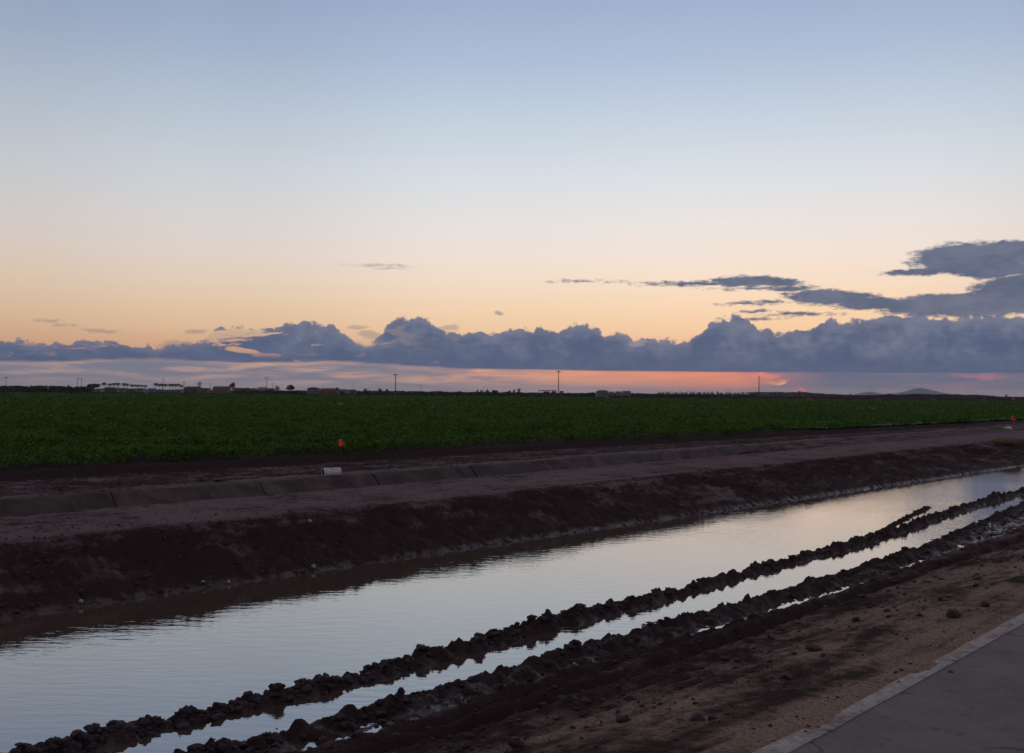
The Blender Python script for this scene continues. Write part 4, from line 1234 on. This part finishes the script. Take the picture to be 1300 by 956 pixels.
for bx_, by_, rx, ry in BL:
    a, e = to_uv(bx_, by_)
    d = nt.vm('LENGTH', nt.vm('MULTIPLY', nt.vm('SUBTRACT', uvw, (a, e, 0)), (1 / rx, 1 / ry, 0)))
    # keep edges equally crisp for thin and thick ones
    d = nt.math('MULTIPLY', nt.math('SUBTRACT', 1.0, d), min(ry, 12.0))
    blob = d if blob is None else nt.math('MAXIMUM', blob, d)
edge = nt.math('MULTIPLY', nt.math('SUBTRACT', nt.noise(nt.vm('MULTIPLY', uv, (.6, 1.5, 1)), .12, 5.0, .68), .5), 9.0)
streak = nt.map(nt.math('ADD', blob, edge), -1.0, 2.4)

# thin layers under the bank, mostly on the left
lay = nt.noise(nt.vm('MULTIPLY', uv, (.22, 2.3, 1)), .045, 5.0, .6, .4)
lowband = nt.math('MULTIPLY', nt.map(vy, -4, 6), nt.map(vy, 34, 44, 1.0, 0.0))
layer = nt.math('MULTIPLY', nt.math('MULTIPLY', nt.map(lay, .40, .62), lowband), nt.map(ux, -120, 160, .95, .22))
tuft = nt.math('MULTIPLY', nt.map(nt.math('SUBTRACT', nt.math('ADD', 9.0, nt.math('MULTIPLY', nt.math('SUBTRACT', nt.noise(uv, .05, 5.0, .6), .5), 22.0)), vy), 0, 3), nt.map(ux, 60, 200, 0.0, .55))

# colours of the gap under the bank change along the skyline
gx = nt.math('DIVIDE', nt.math('ADD', ux, 640.0), 1280.0)
def gxp(px): return (to_uv(px, 485)[0] + 640) / 1280
gap_hi = nt.ramp(gx, [(0.0, srgb(170, 148, 148)), (gxp(150), srgb(186, 156, 148)), (gxp(330), srgb(204, 164, 148)), (gxp(480), srgb(216, 168, 148)), (gxp(620), srgb(238, 170, 138)), (gxp(800), srgb(255, 160, 118)), (gxp(930), srgb(255, 148, 114)), (gxp(985), srgb(170, 122, 132)), (gxp(1050), srgb(104, 107, 132)), (1.0, srgb(104, 108, 132))])
gap_lo = nt.ramp(gx, [(0.0, srgb(160, 142, 148)), (gxp(330), srgb(176, 155, 156)), (gxp(620), srgb(188, 160, 156)), (gxp(800), srgb(196, 158, 150)), (gxp(930), srgb(206, 146, 134)), (gxp(985), srgb(150, 122, 136)), (gxp(1050), srgb(112, 114, 134)), (1.0, srgb(112, 112, 130))])
gapc = nt.mix(nt.map(vy, 2, 22), gap_lo, gap_hi)
gapc = nt.mix(1.0, gapc, nt.mix(nt.map(nt.math('ABSOLUTE', az), 30, 90), (1, 1, 1), (.45, .5, .62)), 'MULTIPLY')
gapf = nt.map(nt.math('ADD', dbot, 0.0), -2.0, 10.0, 1.0, 0.0)
gapf = nt.math('MULTIPLY', gapf, nt.map(vy, 36, 46, 1.0, 0.0))
col = nt.mix(gapf, clear, gapc)
cg = srgb(136, 128, 140)
col = nt.mix(layer, col, nt.mix(nt.map(ux, -300, 300), srgb(136, 131, 144), srgb(150, 128, 138)))
str2 = nt.noise(nt.vm('MULTIPLY', uv, (.16, 1.9, 1)), .06, 5.0, .62, .5)
lay2 = nt.math('MULTIPLY', nt.map(str2, .38, .54), nt.math('MULTIPLY', nt.map(nt.math('SUBTRACT', bot, vy), 0, 3), nt.map(nt.math('SUBTRACT', bot, vy), 12, 26, 1.0, 0.0)))
col = nt.mix(nt.math('MULTIPLY', lay2, nt.map(ux, -260, 40, .9, .0)), col, srgb(120, 122, 141))
col = nt.mix(tuft, col, srgb(168, 132, 136))
# body of the bank
sh1 = nt.noise(nt.vm('MULTIPLY', uv, (.55, 1.2, 1)), .022, 6.0, .6, .3)
sh2 = nt.noise(nt.vm('MULTIPLY', uv, (.4, 1.0, 1)), .06, 5.0, .65, .5)
shf = nt.math('ADD', nt.math('MULTIPLY', sh1, .6), nt.math('MULTIPLY', sh2, .4))
depth_f = nt.map(nt.math('SUBTRACT', vy, bot), 0, 40)
relief = nt.math('ADD', nt.math('MULTIPLY', nt.math('SUBTRACT', vor, .45), -.15), nt.math('MULTIPLY', nt.math('SUBTRACT', vor2, .45), -.05))
cloud_c = nt.mix(nt.map(nt.math('ADD', shf, relief), .36, .66), srgb(68, 90, 124), srgb(112, 122, 146))
cloud_c = nt.mix(nt.math('MULTIPLY', nt.math('SUBTRACT', 1.0, depth_f), .75), cloud_c, srgb(66, 88, 124))
rim = nt.math('MULTIPLY', nt.map(dtop, 0, 12, 1.0, 0.0), .35)
cloud_c = nt.mix(rim, cloud_c, srgb(142, 134, 146))
hole = nt.math('MULTIPLY', nt.map(nt.noise(nt.vm('MULTIPLY', uv, (.35, 1.7, 1)), .05, 5.0, .66, .6), .62, .74), nt.map(ux, -260, 60, .75, .12))
cloud_c = nt.mix(hole, cloud_c, srgb(196, 160, 148))
col = nt.mix(nt.math('MULTIPLY', bank, .97), col, cloud_c)
st_c = nt.mix(nt.map(shf, .38, .62), srgb(74, 91, 122), srgb(102, 112, 136))
st_f = nt.math('MULTIPLY', streak, nt.map(ux, -100, 150, .38, .95))
col = nt.mix(st_f, col, st_c)

# breaks of last sunlight
def glow(px, py, rx, ry, c, amt, noisy=1.0):
    global col
    a, e = to_uv(px, py)
    d = nt.vm('LENGTH', nt.vm('MULTIPLY', nt.vm('SUBTRACT', uvw2, (a, e, 0)), (1 / rx, 1 / ry, 0)))
    col = nt.mix(nt.math('MULTIPLY', nt.map(d, 1.15, .45), amt), col, c)


uvw2 = nt.vm('MULTIPLY', nt.vm('ADD', uv, nt.vm('MULTIPLY', nt.vm('SUBTRACT', wst.outputs['Color'], (.5, .5, .5)), (44, 18, 0))), (1, 1, 0))
glow(905, 484, 70, 11, srgb(243, 148, 112), .6)
glow(968, 476.5, 24, 4.2, srgb(246, 140, 118), .85)
glow(951, 491, 18, 3.2, srgb(250, 132, 106), .8)
glow(990, 484.5, 16, 3.6, srgb(252, 150, 112), .9)
glow(994.5, 486.0, 5, 2.6, srgb(255, 205, 120), 1.0)
glow(1014, 495.5, 8, 3.6, srgb(240, 110, 90), .9)
glow(1013.5, 494.8, 5, 1.5, srgb(255, 150, 120), 1.0)
glow(1245, 477, 34, 3.4, srgb(170, 118, 136), .75)
glow(1248, 480, 8, 5, srgb(180, 120, 136), .6)
glow(1188, 490, 50, 2.6, srgb(154, 116, 134), .7)
glow(1218, 494, 30, 2.4, srgb(162, 120, 134), .7)
glow(812, 436, 14, 4, srgb(190, 168, 160), .4)
glow(466, 436, 14, 6, srgb(214, 178, 152), .55)
# underneath the horizon the sky tone simply continues
nt.l.new(col, bg.inputs['Color']); bg.inputs['Strength'].default_value = 1.0
world.cycles.sampling_method = 'MANUAL'; world.cycles.sample_map_resolution = 1024

# the set sun: next to nothing of it reaches the ground
sd = bpy.data.lights.new('sun', 'SUN'); sd.energy = .012; sd.angle = R(10); sd.color = (1, .55, .38)
so = bpy.data.objects.new('sun', sd); COL.objects.link(so)
dirv = Vector((math.sin(R(sun_az)), math.cos(R(sun_az)), math.tan(R(1.2)))).normalized()
so.rotation_euler = dirv.to_track_quat('Z', 'Y').to_euler()

# ------------------------------------------------------------------ camera
cd = bpy.data.cameras.new('camera'); cam = bpy.data.objects.new('camera', cd); COL.objects.link(cam)
cd.sensor_width = 36; cd.lens = 36.0; cd.clip_start = .1; cd.clip_end = 60000
cam.matrix_world = Matrix.Translation((0, 0, H)) @ Matrix.Rotation(PI / 2, 4, 'X') @ Matrix.Rotation(ROLL, 4, 'Z')
cd.shift_y = (CY - 478) / 1300.0
sc.camera = cam

sc.view_settings.view_transform = 'Standard'; sc.view_settings.look = 'None'
sc.view_settings.exposure = 0; sc.view_settings.gamma = 1
hm = bpy.data.materials.new('haze_air'); hm.use_nodes = True
hn = hm.node_tree; hn.nodes.clear()
ho = hn.nodes.new('ShaderNodeOutputMaterial'); hv = hn.nodes.new('ShaderNodeVolumePrincipled')
hv.inputs['Color'].default_value = (.86, .90, 1, 1); hv.inputs['Density'].default_value = 7e-5; hv.inputs['Anisotropy'].default_value = .55
hn.links.new(hv.outputs[0], ho.inputs['Volume'])
b = MB(); b.box(-16500, 16500, -16500, 16500, -3.5, 100)
tag(b.build('haze', hm), kind='stuff')

sc.render.engine = 'CYCLES'
sc.cycles.max_bounces = 4; sc.cycles.diffuse_bounces = 2; sc.cycles.glossy_bounces = 3; sc.cycles.transmission_bounces = 2
sc.cycles.volume_bounces = 0
